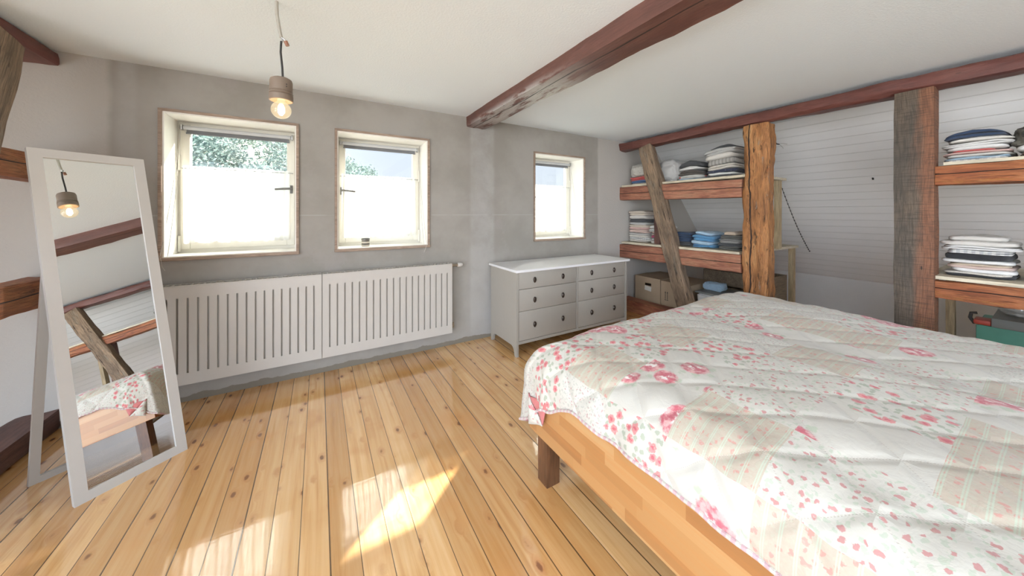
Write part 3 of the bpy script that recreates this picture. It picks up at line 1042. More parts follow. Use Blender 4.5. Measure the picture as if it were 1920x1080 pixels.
def pile(where, group, x0, d, yc, w, z, items, seed, sag0=0.0, tilt=0.0):
    """items from the bottom: (material, thickness, layers, description, kind)"""
    rnd = random.Random(seed)
    n = len(items)
    sag = 0.0
    for k, it in enumerate(items):
        mat, th, lay, desc, cat = it[:5]
        if k:
            sag = sag0 * (k / max(1, n - 1))
        ww = w * rnd.uniform(0.86, 1.03) * (it[5] if len(it) > 5 else 1.0)
        dd = d * rnd.uniform(0.92, 1.0)
        me = garment_mesh(ww, dd, th, lay, seed * 10 + k, sag, tilt * k / max(1, n - 1))
        pos = 'top' if k == n - 1 and n > 1 else ORD[k]
        o = obj('folded_' + cat, me, mat, loc=(x0 + dd / 2 + rnd.uniform(-0.012, 0.016), yc + rnd.uniform(-0.010, 0.010), z + 0.0005), rot=(rnd.uniform(-0.015, 0.015), 0, rnd.uniform(-0.07, 0.07)))
        tag(o, '%s, %s in %s' % (desc, pos, where), cat, group)
        z += th * 0.985
    return z


ZU = 1.588 + 0.027
ZL = 0.855 + 0.029
X0 = XR + 0.125
# upper left shelf
pile('bedding pile by the wall, upper shelf', 'bedding on the upper shelf', X0, 0.42, 2.76, 0.36, ZU, [
    ('cloth_speckle', 0.022, 1, 'pale patterned folded sheet', 'sheet'),
    ('cloth_blue', 0.030, 2, 'blue folded sheet', 'sheet', 0.9),
    ('cloth_red', 0.048, 2, 'coral red folded sheet', 'sheet')], 1)
o = obj('duvet', lump_mesh(0.37, 0.44, 0.175, 4.2, px=0.6, amp=0.10), 'cloth_floral', loc=(X0 + 0.22, 2.765, ZU + 0.099))
tag(o, 'crumpled floral cream duvet on top of the red sheet on the upper shelf', 'bedding')
o = obj('pillow', lump_mesh(0.30, 0.40, 0.27, 9.1, px=0.62, amp=0.16), 'cloth_lightgrey', loc=(X0 + 0.23, 2.405, ZU))
tag(o, 'bunched pale grey pillow right of the diagonal brace on the upper shelf', 'pillow')
o = obj('laundry_bag', lump_mesh(0.22, 0.26, 0.24, 2.7, px=0.6, amp=0.16), 'cloth_grey', loc=(X0 + 0.54, 2.28, ZU))
tag(o, 'dark grey bag behind the pale pillow on the upper shelf', 'bag')
pile('middle pile on the upper shelf', 'clothes in the middle of the upper shelf', X0, 0.34, 2.105, 0.31, ZU, [
    ('cloth_paledenim', 0.018, 1, 'thin pale blue folded top', 'shirt'),
    ('cloth_print', 0.040, 2, 'grey folded shirt with red print', 'shirt'),
    ('cloth_brown', 0.058, 2, 'dark brown folded jumper', 'jumper'),
    ('cloth_white', 0.036, 2, 'white folded shirt', 'shirt'),
    ('cloth_charcoal', 0.066, 1, 'black folded jumper', 'jumper', 0.92)], 2, 0.055)
pile('tall pile left of the round post', 'clothes in the tall upper pile', X0, 0.36, 1.80, 0.325, ZU, [
    ('cloth_charcoal', 0.026, 1, 'dark grey folded trousers', 'trousers'),
    ('cloth_white', 0.026, 1, 'white folded shirt', 'shirt'),
    ('cloth_navy', 0.032, 1, 'navy patterned folded blouse', 'shirt'),
    ('cloth_speckle', 0.048, 2, 'speckled cream folded top', 'shirt'),
    ('cloth_knit', 0.062, 1, 'grey ribbed folded pullover', 'jumper'),
    ('cloth_offwhite', 0.050, 1, 'off white folded jumper', 'jumper'),
    ('cloth_lightgrey', 0.055, 2, 'silvery grey folded jacket', 'jacket'),
    ('cloth_charcoal', 0.030, 1, 'black folded scarf', 'scarf', 0.7)], 3, 0.022, tilt=-0.14)
# lower left shelf
pile('tall pile by the wall, lower shelf', 'clothes in the tall lower pile', X0, 0.36, 2.795, 0.31, ZL, [
    ('cloth_offwhite', 0.028, 2, 'off white folded shirt', 'shirt'),
    ('cloth_stripe', 0.032, 2, 'grey and white folded shirt', 'shirt'),
    ('cloth_speckle', 0.030, 1, 'beige speckled folded shirt', 'shirt'),
    ('cloth_lightgrey', 0.024, 1, 'light grey folded shirt', 'shirt'),
    ('cloth_blush', 0.046, 2, 'pale pink folded towel', 'towel'),
    ('cloth_rose', 0.028, 1, 'pink folded shirt', 'shirt'),
    ('cloth_cream', 0.034, 2, 'cream folded shirt', 'shirt'),
    ('cloth_lightgrey', 0.030, 1, 'pale grey folded shirt', 'shirt'),
    ('cloth_charcoal', 0.044, 1, 'black folded shirt', 'shirt'),
    ('cloth_offwhite', 0.048, 1, 'off white folded blanket', 'blanket', 0.95),
    ('cloth_cream', 0.056, 2, 'cream folded blanket', 'blanket')], 4, 0.012)
pile('lower pile left of the brace', 'clothes beside the tall lower pile', X0 + 0.01, 0.32, 2.52, 0.21, ZL, [
    ('cloth_offwhite', 0.030, 2, 'off white folded shirt', 'shirt'),
    ('cloth_stripe', 0.030, 1, 'striped white folded shirt', 'shirt'),
    ('cloth_magenta', 0.040, 1, 'magenta folded shirt', 'shirt'),
    ('cloth_blush', 0.040, 2, 'pale pink folded shirt', 'shirt'),
    ('cloth_stripe', 0.042, 2, 'grey striped folded shirt', 'shirt'),
    ('cloth_white', 0.040, 1, 'white folded shirt', 'shirt')], 5, 0.03)
pile('dark pile right of the diagonal brace', 'dark jeans on the lower shelf', X0 + 0.03, 0.32, 2.21, 0.21, ZL, [
    ('cloth_charcoal', 0.045, 2, 'charcoal folded jeans', 'jeans'),
    ('cloth_darkdenim', 0.050, 2, 'dark blue folded jeans', 'jeans'),
    ('cloth_darkdenim', 0.055, 2, 'navy blue folded jeans', 'jeans')], 6, 0.01)
pile('blue denim pile on the lower shelf', 'denim on the lower shelf', X0, 0.34, 1.985, 0.25, ZL, [
    ('cloth_denim', 0.032, 2, 'blue folded denim shirt', 'shirt'),
    ('cloth_paledenim', 0.036, 1, 'pale blue folded shirt', 'shirt'),
    ('cloth_denim', 0.070, 2, 'thick blue folded denim jacket', 'jacket'),
    ('cloth_paledenim', 0.032, 1, 'pale washed blue folded denim shirt', 'shirt', 0.75),
    ], 7, 0.02, tilt=0.10)
pile('dark pile beside the round edged post', 'trousers on the lower shelf', X0, 0.34, 1.70, 0.26, ZL, [
    ('cloth_olive', 0.034, 2, 'dark grey folded trousers', 'trousers'),
    ('cloth_charcoal', 0.034, 2, 'black folded trousers', 'trousers'),
    ('cloth_grey', 0.040, 3, 'grey folded trousers with light seams', 'trousers'),
    ('cloth_olive', 0.036, 2, 'olive grey folded trousers', 'trousers'),
    ('cloth_beige', 0.034, 1, 'beige folded hat', 'hat', 0.5)], 8, 0.012)
# right hand shelves
ZUR = 1.553 + 0.023
ZLR = 0.826 + 0.025
pile('pile on the upper right shelf', 'clothes on the upper right shelf', XR + 0.13, 0.36, 0.285, 0.275, ZUR, [
    ('cloth_stripe', 0.016, 1, 'grey white folded shirt', 'shirt'),
    ('cloth_paledenim', 0.014, 1, 'pale blue folded shirt', 'shirt'),
    ('cloth_offwhite', 0.018, 1, 'off white folded shirt', 'shirt'),
    ('cloth_rose', 0.014, 1, 'pink folded shirt', 'shirt'),
    ('cloth_red', 0.014, 1, 'red folded shirt', 'shirt', 0.7),
    ('cloth_white', 0.022, 1, 'white folded shirt', 'shirt'),
    ('cloth_white', 0.026, 2, 'crisp white folded shirt', 'shirt'),
    ('cloth_offwhite', 0.024, 1, 'cream white folded shirt', 'shirt', 0.95),
    ('cloth_darkdenim', 0.048, 2, 'blackish blue folded jeans', 'jeans', 0.98)], 9, 0.030)
pile('upper pile cut by the right edge', 'clothes at the right edge above', XR + 0.12, 0.36, 0.030, 0.24, ZUR, [
    ('cloth_offwhite', 0.020, 1, 'off white folded shirt', 'shirt'),
    ('cloth_rose', 0.018, 1, 'pink folded shirt', 'shirt'),
    ('cloth_white', 0.034, 1, 'white folded shirt', 'shirt')], 10, 0.01)
o = obj('jacket', lump_mesh(0.24, 0.34, 0.13, 6.6, px=0.6, amp=0.16), 'cloth_camo', loc=(XR + 0.29, 0.035, ZUR + 0.064))
tag(o, 'crumpled dark olive jacket at the right edge on the upper right shelf', 'jacket')
pile('pile on the lower right shelf', 'linen on the lower right shelf', XR + 0.12, 0.36, 0.278, 0.285, ZLR, [
    ('cloth_black', 0.014, 1, 'thin black folded shirt', 'shirt'),
    ('cloth_speckle', 0.014, 1, 'patterned folded shirt', 'shirt'),
    ('cloth_white', 0.024, 1, 'white folded shirt', 'shirt'),
    ('cloth_blush', 0.018, 1, 'pale pink folded shirt', 'shirt'),
    ('cloth_beige', 0.014, 1, 'beige folded shirt', 'shirt'),
    ('cloth_white', 0.022, 1, 'plain white folded towel', 'towel'),
    ('cloth_black', 0.038, 1, 'black folded jumper', 'jumper', 0.86),
    ('cloth_stripe', 0.026, 2, 'striped white folded sheet', 'sheet'),
    ('cloth_white', 0.026, 2, 'white folded sheet', 'sheet'),
    ('cloth_offwhite', 0.030, 1, 'off white folded sheet', 'sheet'),
    ('cloth_offwhite', 0.032, 1, 'ivory folded sheet', 'sheet', 0.92)], 11, 0.010)
pile('lower pile cut by the right edge', 'linen at the right edge below', XR + 0.11, 0.36, 0.020, 0.21, ZLR, [
    ('cloth_charcoal', 0.020, 1, 'black folded shirt', 'shirt'),
    ('cloth_stripe', 0.035, 2, 'grey striped folded shirt', 'shirt'),
    ('cloth_white', 0.045, 2, 'white folded shirt', 'shirt'),
    ('cloth_charcoal', 0.045, 1, 'black folded jumper', 'jumper'),
    ('cloth_beige', 0.045, 2, 'beige folded jumper', 'jumper'),
    ('cloth_offwhite', 0.045, 2, 'off white folded jumper', 'jumper')], 12, 0.015)

# ------------------------------------------------------------------ boxes under the shelf
plain('cardboard', (0.40, 0.30, 0.20), 0.85, 0.07, 6.0, 0.15, 60.0)
plain('cardboard_dark', (0.30, 0.22, 0.145), 0.85, 0.07, 6.0)
plain('hole', (0.012, 0.010, 0.008), 0.95, 0.0)
plain('paper', (0.66, 0.64, 0.58), 0.8, 0.03)
plain('print_ink', (0.05, 0.045, 0.04), 0.8, 0.0)
plain('white_plastic', (0.62, 0.61, 0.58), 0.45, 0.03)
plain('grey_lid', (0.20, 0.205, 0.19), 0.6, 0.05)
plain('green_crate', (0.10, 0.30, 0.22), 0.5, 0.05)
plain('red_plastic', (0.42, 0.06, 0.035), 0.5, 0.04)


def moving_box(label, x, y, w, d, h, arrows):
    root = thing('moving_box', label, 'box', (x, y, 0.0), group=None)
    t_ = 0.006
    # walls with an open hand slot in the front
    hz, hw, hh = (h - 0.085, 0.045, 0.016)
    hy = -0.012 if not arrows else -0.062
    if arrows:
        hz = h - 0.21
    m = MB()
    m.box(0, -w / 2, 0, t_, hy - hw, h)
    m.box(0, hy + hw, 0, t_, w / 2, h)
    m.box(0, hy - hw, 0, t_, hy + hw, hz - hh)
    m.box(0, hy - hw, hz + hh, t_, hy + hw, h)
    m.box(d - t_, -w / 2, 0, d, w / 2, h)
    m.box(t_, -w / 2, 0, d - t_, -w / 2 + t_, h)
    m.box(t_, w / 2 - t_, 0, d - t_, w / 2, h)
    m.box(t_, -w / 2 + t_, 0, d - t_, w / 2 - t_, t_)
    obj('body', m, 'cardboard', root, smooth=False)
    m = MB().hexa([(0.0, w / 2, h), (0.0, -w / 2, h), (d / 2 - 0.004, -w / 2, h + 0.004), (d / 2 - 0.004, w / 2, h + 0.004),
                   (0.0, w / 2, h + 0.005), (0.0, -w / 2, h + 0.005), (d / 2 - 0.004, -w / 2, h + 0.012), (d / 2 - 0.004, w / 2, h + 0.012)])
    obj('flap', m, 'cardboard', root, smooth=False)
    m = MB().hexa([(d / 2 + 0.004, w / 2, h + 0.003), (d / 2 + 0.004, -w / 2, h + 0.003), (d, -w / 2, h), (d, w / 2, h),
                   (d / 2 + 0.004, w / 2, h + 0.009), (d / 2 + 0.004, -w / 2, h + 0.009), (d, -w / 2, h + 0.005), (d, w / 2, h + 0.005)])
    obj('flap', m, 'cardboard', root, smooth=False)
    if not arrows:
        m = MB().hexa([(-0.002, hy + 0.050, hz - 0.075), (-0.002, hy - 0.045, hz - 0.085), (0.0, hy - 0.045, hz - 0.085), (0.0, hy + 0.050, hz - 0.075),
                       (-0.002, hy + 0.045, hz - 0.018), (-0.002, hy - 0.050, hz - 0.030), (0.0, hy - 0.050, hz - 0.030), (0.0, hy + 0.045, hz - 0.018)])
        obj('label', m, 'paper', root, smooth=False)
    else:
        m = MB()
        for ay in (0.125, 0.098):
            zc = h - 0.165
            m.box(-0.0012, ay - 0.003, zc - 0.045, 0.0, ay + 0.003, zc + 0.030)
            m.prism([(ay - 0.009, zc + 0.030), (ay + 0.009, zc + 0.030), (ay, zc + 0.050)], 'X', -0.0012, 0.0)
            m.box(-0.0012, ay - 0.010, zc - 0.058, 0.0, ay + 0.010, zc - 0.050)
        obj('arrow_print', m, 'print_ink', root, smooth=False)
    return root


moving_box('cardboard box with a white label, by the wall under the lower shelf', 3.62, 2.725, 0.368, 0.52, 0.428, False)
moving_box('cardboard box with two printed arrows, half behind the diagonal brace', 3.62, 2.345, 0.368, 0.52, 0.420, True)

root = thing('storage_tub', 'white plastic tub with a dark lid, behind the bed under the lower shelf', 'tub', (3.80, 1.80, 0.0))
m = MB().hexa([(-0.17, 0.27, 0), (-0.17, -0.22, 0), (0.20, -0.22, 0), (0.20, 0.27, 0), (-0.19, 0.29, 0.37), (-0.19, -0.24, 0.37), (0.22, -0.24, 0.37), (0.22, 0.29, 0.37)])
bmesh.ops.bevel(m.b, geom=list(m.b.edges), offset=0.02, segments=3, affect='EDGES')
obj('body', m, 'white_plastic', root)
obj('lid', MB().box(-0.20, -0.25, 0.37, 0.23, 0.30, 0.392, 0.008), 'grey_lid', root)

root = thing('wooden_crate', 'dark wooden crate at the back under the lower shelf', 'crate', (4.36, 1.96, 0.0))
timber_mat('crate_wood', [(0.0, (0.10, 0.07, 0.045)), (0.5, (0.19, 0.14, 0.09)), (1.0, (0.26, 0.20, 0.13))], bump=0.2, seed=8.0)
for k, zz in enumerate((0.0, 0.19, 0.38)):
    obj('slat', MB().box(-0.19, -0.36, zz + 0.01, -0.17, 0.36, zz + 0.175, 0.003), 'crate_wood', root, smooth=False)
m = MB()
for yy in (-0.36, 0.335):
    m.box(-0.17, yy, 0.0, 0.19, yy + 0.025, 0.555)
m.box(0.17, -0.335, 0.0, 0.19, 0.335, 0.555)
m.box(-0.17, -0.335, 0.0, 0.17, 0.335, 0.02)
obj('crate_body', m, 'crate_wood', root, smooth=False)
o = obj('blue_cloth', lump_mesh(0.20, 0.16, 0.085, 1.3), 'cloth_paledenim', loc=(3.82, 1.99, 0.3925))
o.name = 'towel'
tag(o, 'small pale blue towel lying on the dark lid of the white tub', 'towel')

# crate with bag at the right, under the lower right shelf
root = thing('storage_crate', 'green crate with a flat grey lid, under the lower right shelf', 'crate', (4.36, 0.17, 0.0))
obj('body', MB().box(-0.22, -0.55, 0.0, 0.25, 0.165, 0.44, 0.01), 'green_crate', root)
obj('lid', MB().box(-0.24, -0.57, 0.44, 0.26, 0.10, 0.505, 0.006), 'grey_lid', root)
obj('handle', MB().box(-0.235, 0.10, 0.442, -0.10, 0.175, 0.478, 0.01), 'red_plastic', root)
obj('clip', MB().tube([(-0.20, 0.17, 0.44), (-0.205, 0.19, 0.48), (-0.20, 0.185, 0.515), (-0.20, 0.16, 0.520)], 0.010, 8), 'print_ink', root)
t = NT('clear_bag')
g = t.n('ShaderNodeBsdfGlossy', None, Roughness=0.2, Color=(0.9, 0.9, 0.9)).outputs[0]
tp = t.n('ShaderNodeBsdfTransparent', None, Color=(0.93, 0.94, 0.93)).outputs[0]
df = t.n('ShaderNodeBsdfDiffuse', None, Color=(0.7, 0.7, 0.68)).outputs[0]
a = t.n('ShaderNodeMixShader', None, _0=0.45, _1=tp, _2=df).outputs[0]
b = t.n('ShaderNodeMixShader', None, _0=0.15, _1=a, _2=g).outputs[0]
M['clear_bag'] = t.done(b)
o = obj('plastic_bag', lump_mesh(0.46, 0.30, 0.13, 5.2, px=0.6, amp=0.2), 'clear_bag', loc=(4.40, 0.02, 0.506))
tag(o, 'clear plastic bag lying on the grey lid of the green crate', 'bag')

# ------------------------------------------------------------------ loose wires on the slope
plain('black_wire', (0.03, 0.03, 0.03), 0.6, 0.0)
plain('pale_wire', (0.45, 0.44, 0.42), 0.6, 0.0)


def on_slope(x, y, off=0.006):
    k = (H - ZK) / (XK - XB)
    a = math.atan(k)
    return (x - off * math.sin(a), y, H - (x - XB) * k - off * math.cos(a))


root = thing('electric_cable', 'loose dark cable with bare ends, out of the slope by the round edged post', 'cable', (4.2, 1.62, 2.0))
lo = Vector(root.location)
p_ = [Vector(p) - lo for p in ((3.55, 1.40, 2.06), (3.62, 1.40, 1.985), (3.72, 1.41, 1.935), (3.84, 1.43, 1.925), (3.90, 1.435, 1.93))]
obj('sheath', MB().tube(p_, 0.006, 8), 'black_wire', root)
q_ = p_[-1]
obj('core', MB().tube([q_, q_ + Vector((0.05, -0.01, 0.012)), q_ + Vector((0.10, -0.03, 0.006))], 0.0022, 6), 'pale_wire', root)
obj('core', MB().tube([q_, q_ + Vector((0.05, 0.0, -0.010)), q_ + Vector((0.07, -0.01, -0.035))], 0.0022, 6), 'pale_wire', root)
root = thing('light_string', 'thin string of tiny lights hanging down the white slope', 'string lights', (4.9, 1.6, 0.9))
lo = Vector(root.location)
pts = []
for i in range(25):
    u = i / 24
    pts.append(Vector((4.20 + 1.12 * u, 1.53 + 0.10 * u, 1.55 - 0.80 * u - 0.05 * math.sin(math.pi * u))))
pts[-1] = Vector(on_slope(5.32, 1.63, 0.01))
obj('wire', MB().tube([p - lo for p in pts], 0.0028, 6), 'black_wire', root)
for i in range(1, 24):
    obj('bulb', MB().lathe([(0, -0.008), (0.006, -0.004), (0.006, 0.004), (0, 0.008)], pts[i] - lo, 'Z', 6), 'black_wire', root)
o = recenter(obj('nail', MB().tube([on_slope(4.62, 0.95, -0.002), on_slope(4.62, 0.945, 0.02)], 0.007, 8), 'black_wire'))
tag(o, 'small dark nail high in the white slope between the two posts', 'nail')

# ------------------------------------------------------------------ radiators
plain('radiator_white', (0.54, 0.51, 0.465), 0.35, 0.015)
plain('radiator_inner', (0.46, 0.43, 0.38), 0.6, 0.03)
plain('brass', (0.40, 0.34, 0.26), 0.35, 0.05, Metallic=0.8)


def radiator(label, x0, x1, slots, z0=0.150, z1=0.785):
    yf, yb = 2.868, 2.952
    root = thing('radiator', label, 'radiator', ((x0 + x1) / 2, yb, z0), group='radiators')
    lo = Vector(root.location)

    def part(nm, m, mat, par=root, **k):
        for v in m.b.verts:
            v.co -= lo
        return obj(nm, m, mat, par, **k)
    za, zb = z0 + 0.075, z1 - 0.078
    hw = 0.0052
    m = MB()
    m.box(x0, yf, z0, x1, yf + 0.006, za)
    m.box(x0, yf, zb, x1, yf + 0.006, z1 - 0.004)
    xs = [x0] + [v for s_ in slots for v in (s_ - hw, s_ + hw)] + [x1]
    for i in range(0, len(xs), 2):
        m.box(xs[i], yf, za, xs[i + 1], yf + 0.006, zb)
    for s_ in slots:            # rounded slot ends
        for zz, sg in ((za, 1), (zb, -1)):
            m.prism([(s_ - hw, zz), (s_ + hw, zz), (s_ + hw, zz + sg * 0.001), (s_ + hw * 0.6, zz + sg * 0.0005), (s_ - hw * 0.6, zz + sg * 0.0005), (s_ - hw, zz + sg * 0.001)], 'Y', yf, yf + 0.006)
    bmesh.ops.remove_doubles(m.b, verts=m.b.verts, dist=1e-6)
    part('front_panel', m, 'radiator_white', smooth=False)
    part('core', MB().box(x0 + 0.01, yf + 0.015, z0 + 0.02, x1 - 0.01, yb, z1 - 0.02), 'radiator_inner', smooth=False)
    m = MB().box(x0, yf, z1 - 0.004, x1, yf + 0.022, z1 + 0.003, 0.002)
    m.box(x0, yb - 0.012, z1 - 0.004, x1, yb, z1 + 0.003, 0.002)
    n = int((x1 - x0) / 0.03)
    for i in range(n + 1):
        xx = x0 + 0.004 + (x1 - x0 - 0.008) * i / n
        m.box(xx - 0.004, yf + 0.020, z1 - 0.004, xx + 0.004, yb - 0.010, z1 + 0.002)
    part('top_grille', m, 'radiator_white', smooth=False)
    for xx in (x0, x1 - 0.004):
        part('side_panel', MB().box(xx, yf + 0.006, z0, xx + 0.004, yb, z1 - 0.004), 'radiator_white', smooth=False)
    for xx in (x0 + 0.2, x1 - 0.24):
        part('wall_bracket', MB().box(xx, yb, z0 + 0.1, xx + 0.04, D - 0.001, z0 + 0.5), 'grey_metal', smooth=False)
    return root, part


radiator('left half of the long white slatted radiator, beside the mirror', -0.93, 0.0185, [-0.0317 - 0.0496 * i for i in range(17)][::-1])
rr, part = radiator('right half of the long white slatted radiator, with the thermostat valve', 0.0225, 1.056, [0.0717 + 0.05197 * i for i in range(19)])
vz = 0.765
m = MB().tube([(1.056, 2.91, vz - 0.002), (1.083, 2.91, vz - 0.002)], 0.014, 12)
m.tube([(1.074, 2.91, vz), (1.074, 2.967, vz)], 0.010, 10)
m.tube([(1.083, 2.91, vz), (1.125, 2.91, vz)], [0.011, 0.013], 12)
val = part('valve', m, 'brass')
m = MB().lathe([(0, 0), (0.018, 0.0), (0.021, 0.006), (0.021, 0.030), (0.016, 0.048), (0, 0.050)], (1.122, 2.91, vz), 'X', 18)
part('thermostat_head', m, 'radiator_white', val)
m = MB().tube([(1.056, 2.91, 0.200), (1.085, 2.91, 0.200)], 0.014, 12)
m.tube([(1.074, 2.91, 0.200), (1.074, 2.967, 0.200)], 0.010, 10)
m.tube([(1.074, 2.91, 0.185), (1.074, 2.91, 0.232)], 0.012, 10)
part('return_valve', m, 'brass')

# ------------------------------------------------------------------ chest of drawers
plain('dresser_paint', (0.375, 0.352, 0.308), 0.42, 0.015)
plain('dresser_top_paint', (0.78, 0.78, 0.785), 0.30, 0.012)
plain('bronze', (0.075, 0.060, 0.050), 0.38, 0.1, Metallic=0.7)
xa, xb, ya, yb = 1.472, 2.868, 2.416, 2.905
root = thing('chest_of_drawers', 'wide white grey six drawer chest under the window by the shelves', 'chest of drawers', ((xa + xb) / 2, (ya + yb) / 2, 0))
lo = Vector(root.location)


def dp(nm, m, mat, par=root, **k):
    for v in m.b.verts:
        v.co -= lo
    return obj(nm, m, mat, par, **k)


def side_poly():
    p = [(ya, 0.0), (ya + 0.030, 0.0)]
    for i in range(7):
        a = math.pi / 2 * i / 6
        p.append((ya + 0.040 + 0.055 * (1 - math.cos(a)), 0.012 + 0.070 * math.sin(a)))
    for i in range(7):
        a = math.pi / 2 * (1 - i / 6)
        p.append((yb - 0.040 - 0.055 * (1 - math.cos(a)), 0.012 + 0.070 * math.sin(a)))
    p += [(yb - 0.030, 0.0), (yb, 0.0), (yb, 0.734), (ya, 0.734)]
    return p


for xx in (xa, xb - 0.022):
    dp('side_panel', MB().prism(side_poly(), 'X', xx, xx + 0.022), 'dresser_paint', smooth=False)
dp('top', MB().box(xa - 0.014, ya - 0.020, 0.734, xb + 0.030, yb + 0.02, 0.756, 0.004), 'dresser_top_paint', ang=20)
dp('back_panel', MB().box(xa + 0.022, yb - 0.012, 0.10, xb - 0.022, yb, 0.734), 'dresser_paint', smooth=False)
dp('divider', MB().box(2.159, ya + 0.002, 0.105, 2.181, yb - 0.012, 0.734), 'dresser_paint', smooth=False)
dp('base_rail', MB().box(xa + 0.022, ya + 0.004, 0.104, xb - 0.022, yb - 0.012, 0.130, 0.002), 'dresser_paint', smooth=False)


def knob(par, x, z):
    m = MB()
    # oval plate with a slightly raised rim and a drop
    seg = 20

    def ring(rx, rz, y):
        return [m.b.verts.new((x + rx * math.cos(2 * math.pi * k / seg), y, z + rz * math.sin(2 * math.pi * k / seg) * (1.0 - 0.10 * math.sin(2 * math.pi * k / seg)))) for k in range(seg)]
    y0 = ya + 0.004
    rs = [ring(0.0165, 0.0260, y0), ring(0.0165, 0.0260, y0 - 0.004), ring(0.0135, 0.0225, y0 - 0.008), ring(0.0095, 0.0170, y0 - 0.0075), ring(0.006, 0.011, y0 - 0.013)]
    for a_, b_ in zip(rs, rs[1:]):
        for k in range(seg):
            m.b.faces.new((a_[k], a_[(k + 1) % seg], b_[(k + 1) % seg], b_[k]))
    m.b.faces.new(rs[-1])
    return dp('knob', m, 'bronze', par)


for (cx0, cx1, kx) in ((xa + 0.025, 2.157, (1.666, 1.989)), (2.183, xb - 0.025, (2.358, 2.678))):
    for (z0, z1, kz) in ((0.5835, 0.7315, 0.657), (0.3905, 0.5805, 0.479), (0.1330, 0.3875, 0.259)):
        m = MB().box(cx0 + 0.0015, ya + 0.005, z0, cx1 - 0.0015, ya + 0.022, z1, 0.0025)
        m.box(cx0 + 0.02, ya + 0.022, z0 + 0.01, cx1 - 0.02, yb - 0.03, z1 - 0.03)
        dr = dp('drawer', m, 'dresser_paint', ang=25)
        for k_ in kx:
            knob(dr, k_, kz)

# ------------------------------------------------------------------ standing mirror (slightly racked, leaning back)
plain('mirror_frame_paint', (0.58, 0.56, 0.525), 0.42, 0.012)
plain('mirror_back', (0.30, 0.25, 0.19), 0.8, 0.05)
t = NT('mirror_silver')
t.bsdf((0.80, 0.81, 0.81), 0.0, Metallic=1.0)
M['mirror'] = t.done()
BL, BR = Vector((-0.892, 2.136, 0.0)), Vector((-0.599, 2.367, 0.0))
UP = Vector((-0.238, 0.232, 1.548))
AC = BR - BL
NB = UP.cross(AC).normalized()          # points into the room
if NB.y > 0:
    NB = -NB
root = thing('standing_mirror', 'tall white framed standing mirror leaning back at the left', 'mirror', tuple((BL + BR) / 2))
lo = Vector(root.location)
PM = lambda u, v, n=0.0: BL + AC * u + UP * v + NB * n - lo


def bar(m, u0, v0, u1, v1, n0, n1):
    m.hexa([PM(u0, v0, n0), PM(u1, v0, n0), PM(u1, v0, n1), PM(u0, v0, n1), PM(u0, v1, n0), PM(u1, v1, n0), PM(u1, v1, n1), PM(u0, v1, n1)])


fu, fv = 0.110, 0.026
m = MB()
bar(m, 0, 0, fu, 1, -0.022, 0.0)
bar(m, 1 - fu, 0, 1, 1, -0.022, 0.0)
bar(m, fu, 1 - fv, 1 - fu, 1, -0.022, 0.0)
bar(m, fu, 0, 1 - fu, fv, -0.022, 0.0)
bmesh.ops.remove_doubles(m.b, verts=m.b.verts, dist=1e-6)
obj('frame', m, 'mirror_frame_paint', root, smooth=False)
m = MB()
bar(m, fu - 0.01, fv - 0.003, 1 - fu + 0.01, 1 - fv + 0.003, -0.012, -0.007)
obj('mirror_glass', m, 'mirror', root, smooth=False)
m = MB()
bar(m, fu * 0.5, fv * 0.5, 1 - fu * 0.5, 1 - fv * 0.5, -0.024, -0.013)
obj('backing', m, 'mirror_back', root, smooth=False)
# folding rear stand: a U of two legs and a bottom bar
au = AC.normalized()
FL = Vector((-1.146, 2.410, 0.0)) - lo
FR = FL + au * 0.27
TLp, TRp = PM(0.10, 0.74, -0.035), PM(0.86, 0.74, -0.035)


def leg(m, a, b, w=0.030, th=0.018):
    d_ = (b - a).normalized()
    sd = au - d_ * au.dot(d_)
    sd.normalize()
    nn = d_.cross(sd)
    z_ = Vector((0, 0, 0))
    c0 = [a - sd * w / 2 - nn * th / 2, a + sd * w / 2 - nn * th / 2, a + sd * w / 2 + nn * th / 2, a - sd * w / 2 + nn * th / 2]
    c1 = [p + (b - a) for p in c0]
    for p in c1:
        p.z = max(p.z, 0.001)
    m.hexa([tuple(p) for p in c1 + c0])


m = MB()
leg(m, TLp, FL + au * 0.015)
leg(m, TRp, FR - au * 0.015)
a_, b_ = FL + au * 0.03, FR - au * 0.03
nn = Vector((-au.y, au.x, 0))
m.hexa([tuple(p) for p in (a_ - nn * 0.009, b_ - nn * 0.009, b_ + nn * 0.009, a_ + nn * 0.009,
                           a_ - nn * 0.009 + Vector((0, 0, 0.03)), b_ - nn * 0.009 + Vector((0, 0, 0.03)), b_ + nn * 0.009 + Vector((0, 0, 0.03)), a_ + nn * 0.009 + Vector((0, 0, 0.03)))])
obj('rear_stand', m, 'mirror_frame_paint', root, smooth=False)

# ------------------------------------------------------------------ hanging bulb
plain('socket_beige', (0.21, 0.16, 0.12), 0.55, 0.05)
plain('connector_brown', (0.32, 0.15, 0.09), 0.5, 0.05)
plain('cable_grey', (0.42, 0.40, 0.35), 0.6, 0.03)
root = thing('hanging_bulb', 'bare glowing bulb in a brown socket hanging from the ceiling by a cable', 'lamp', (-0.148, 1.78, 1.72))
lo = Vector(root.location)
LX, LY = -0.145, 1.78


def lp(nm, m, mat, par=root, **k):
    for v in m.b.verts:
        v.co -= lo
    return obj(nm, m, mat, par, **k)


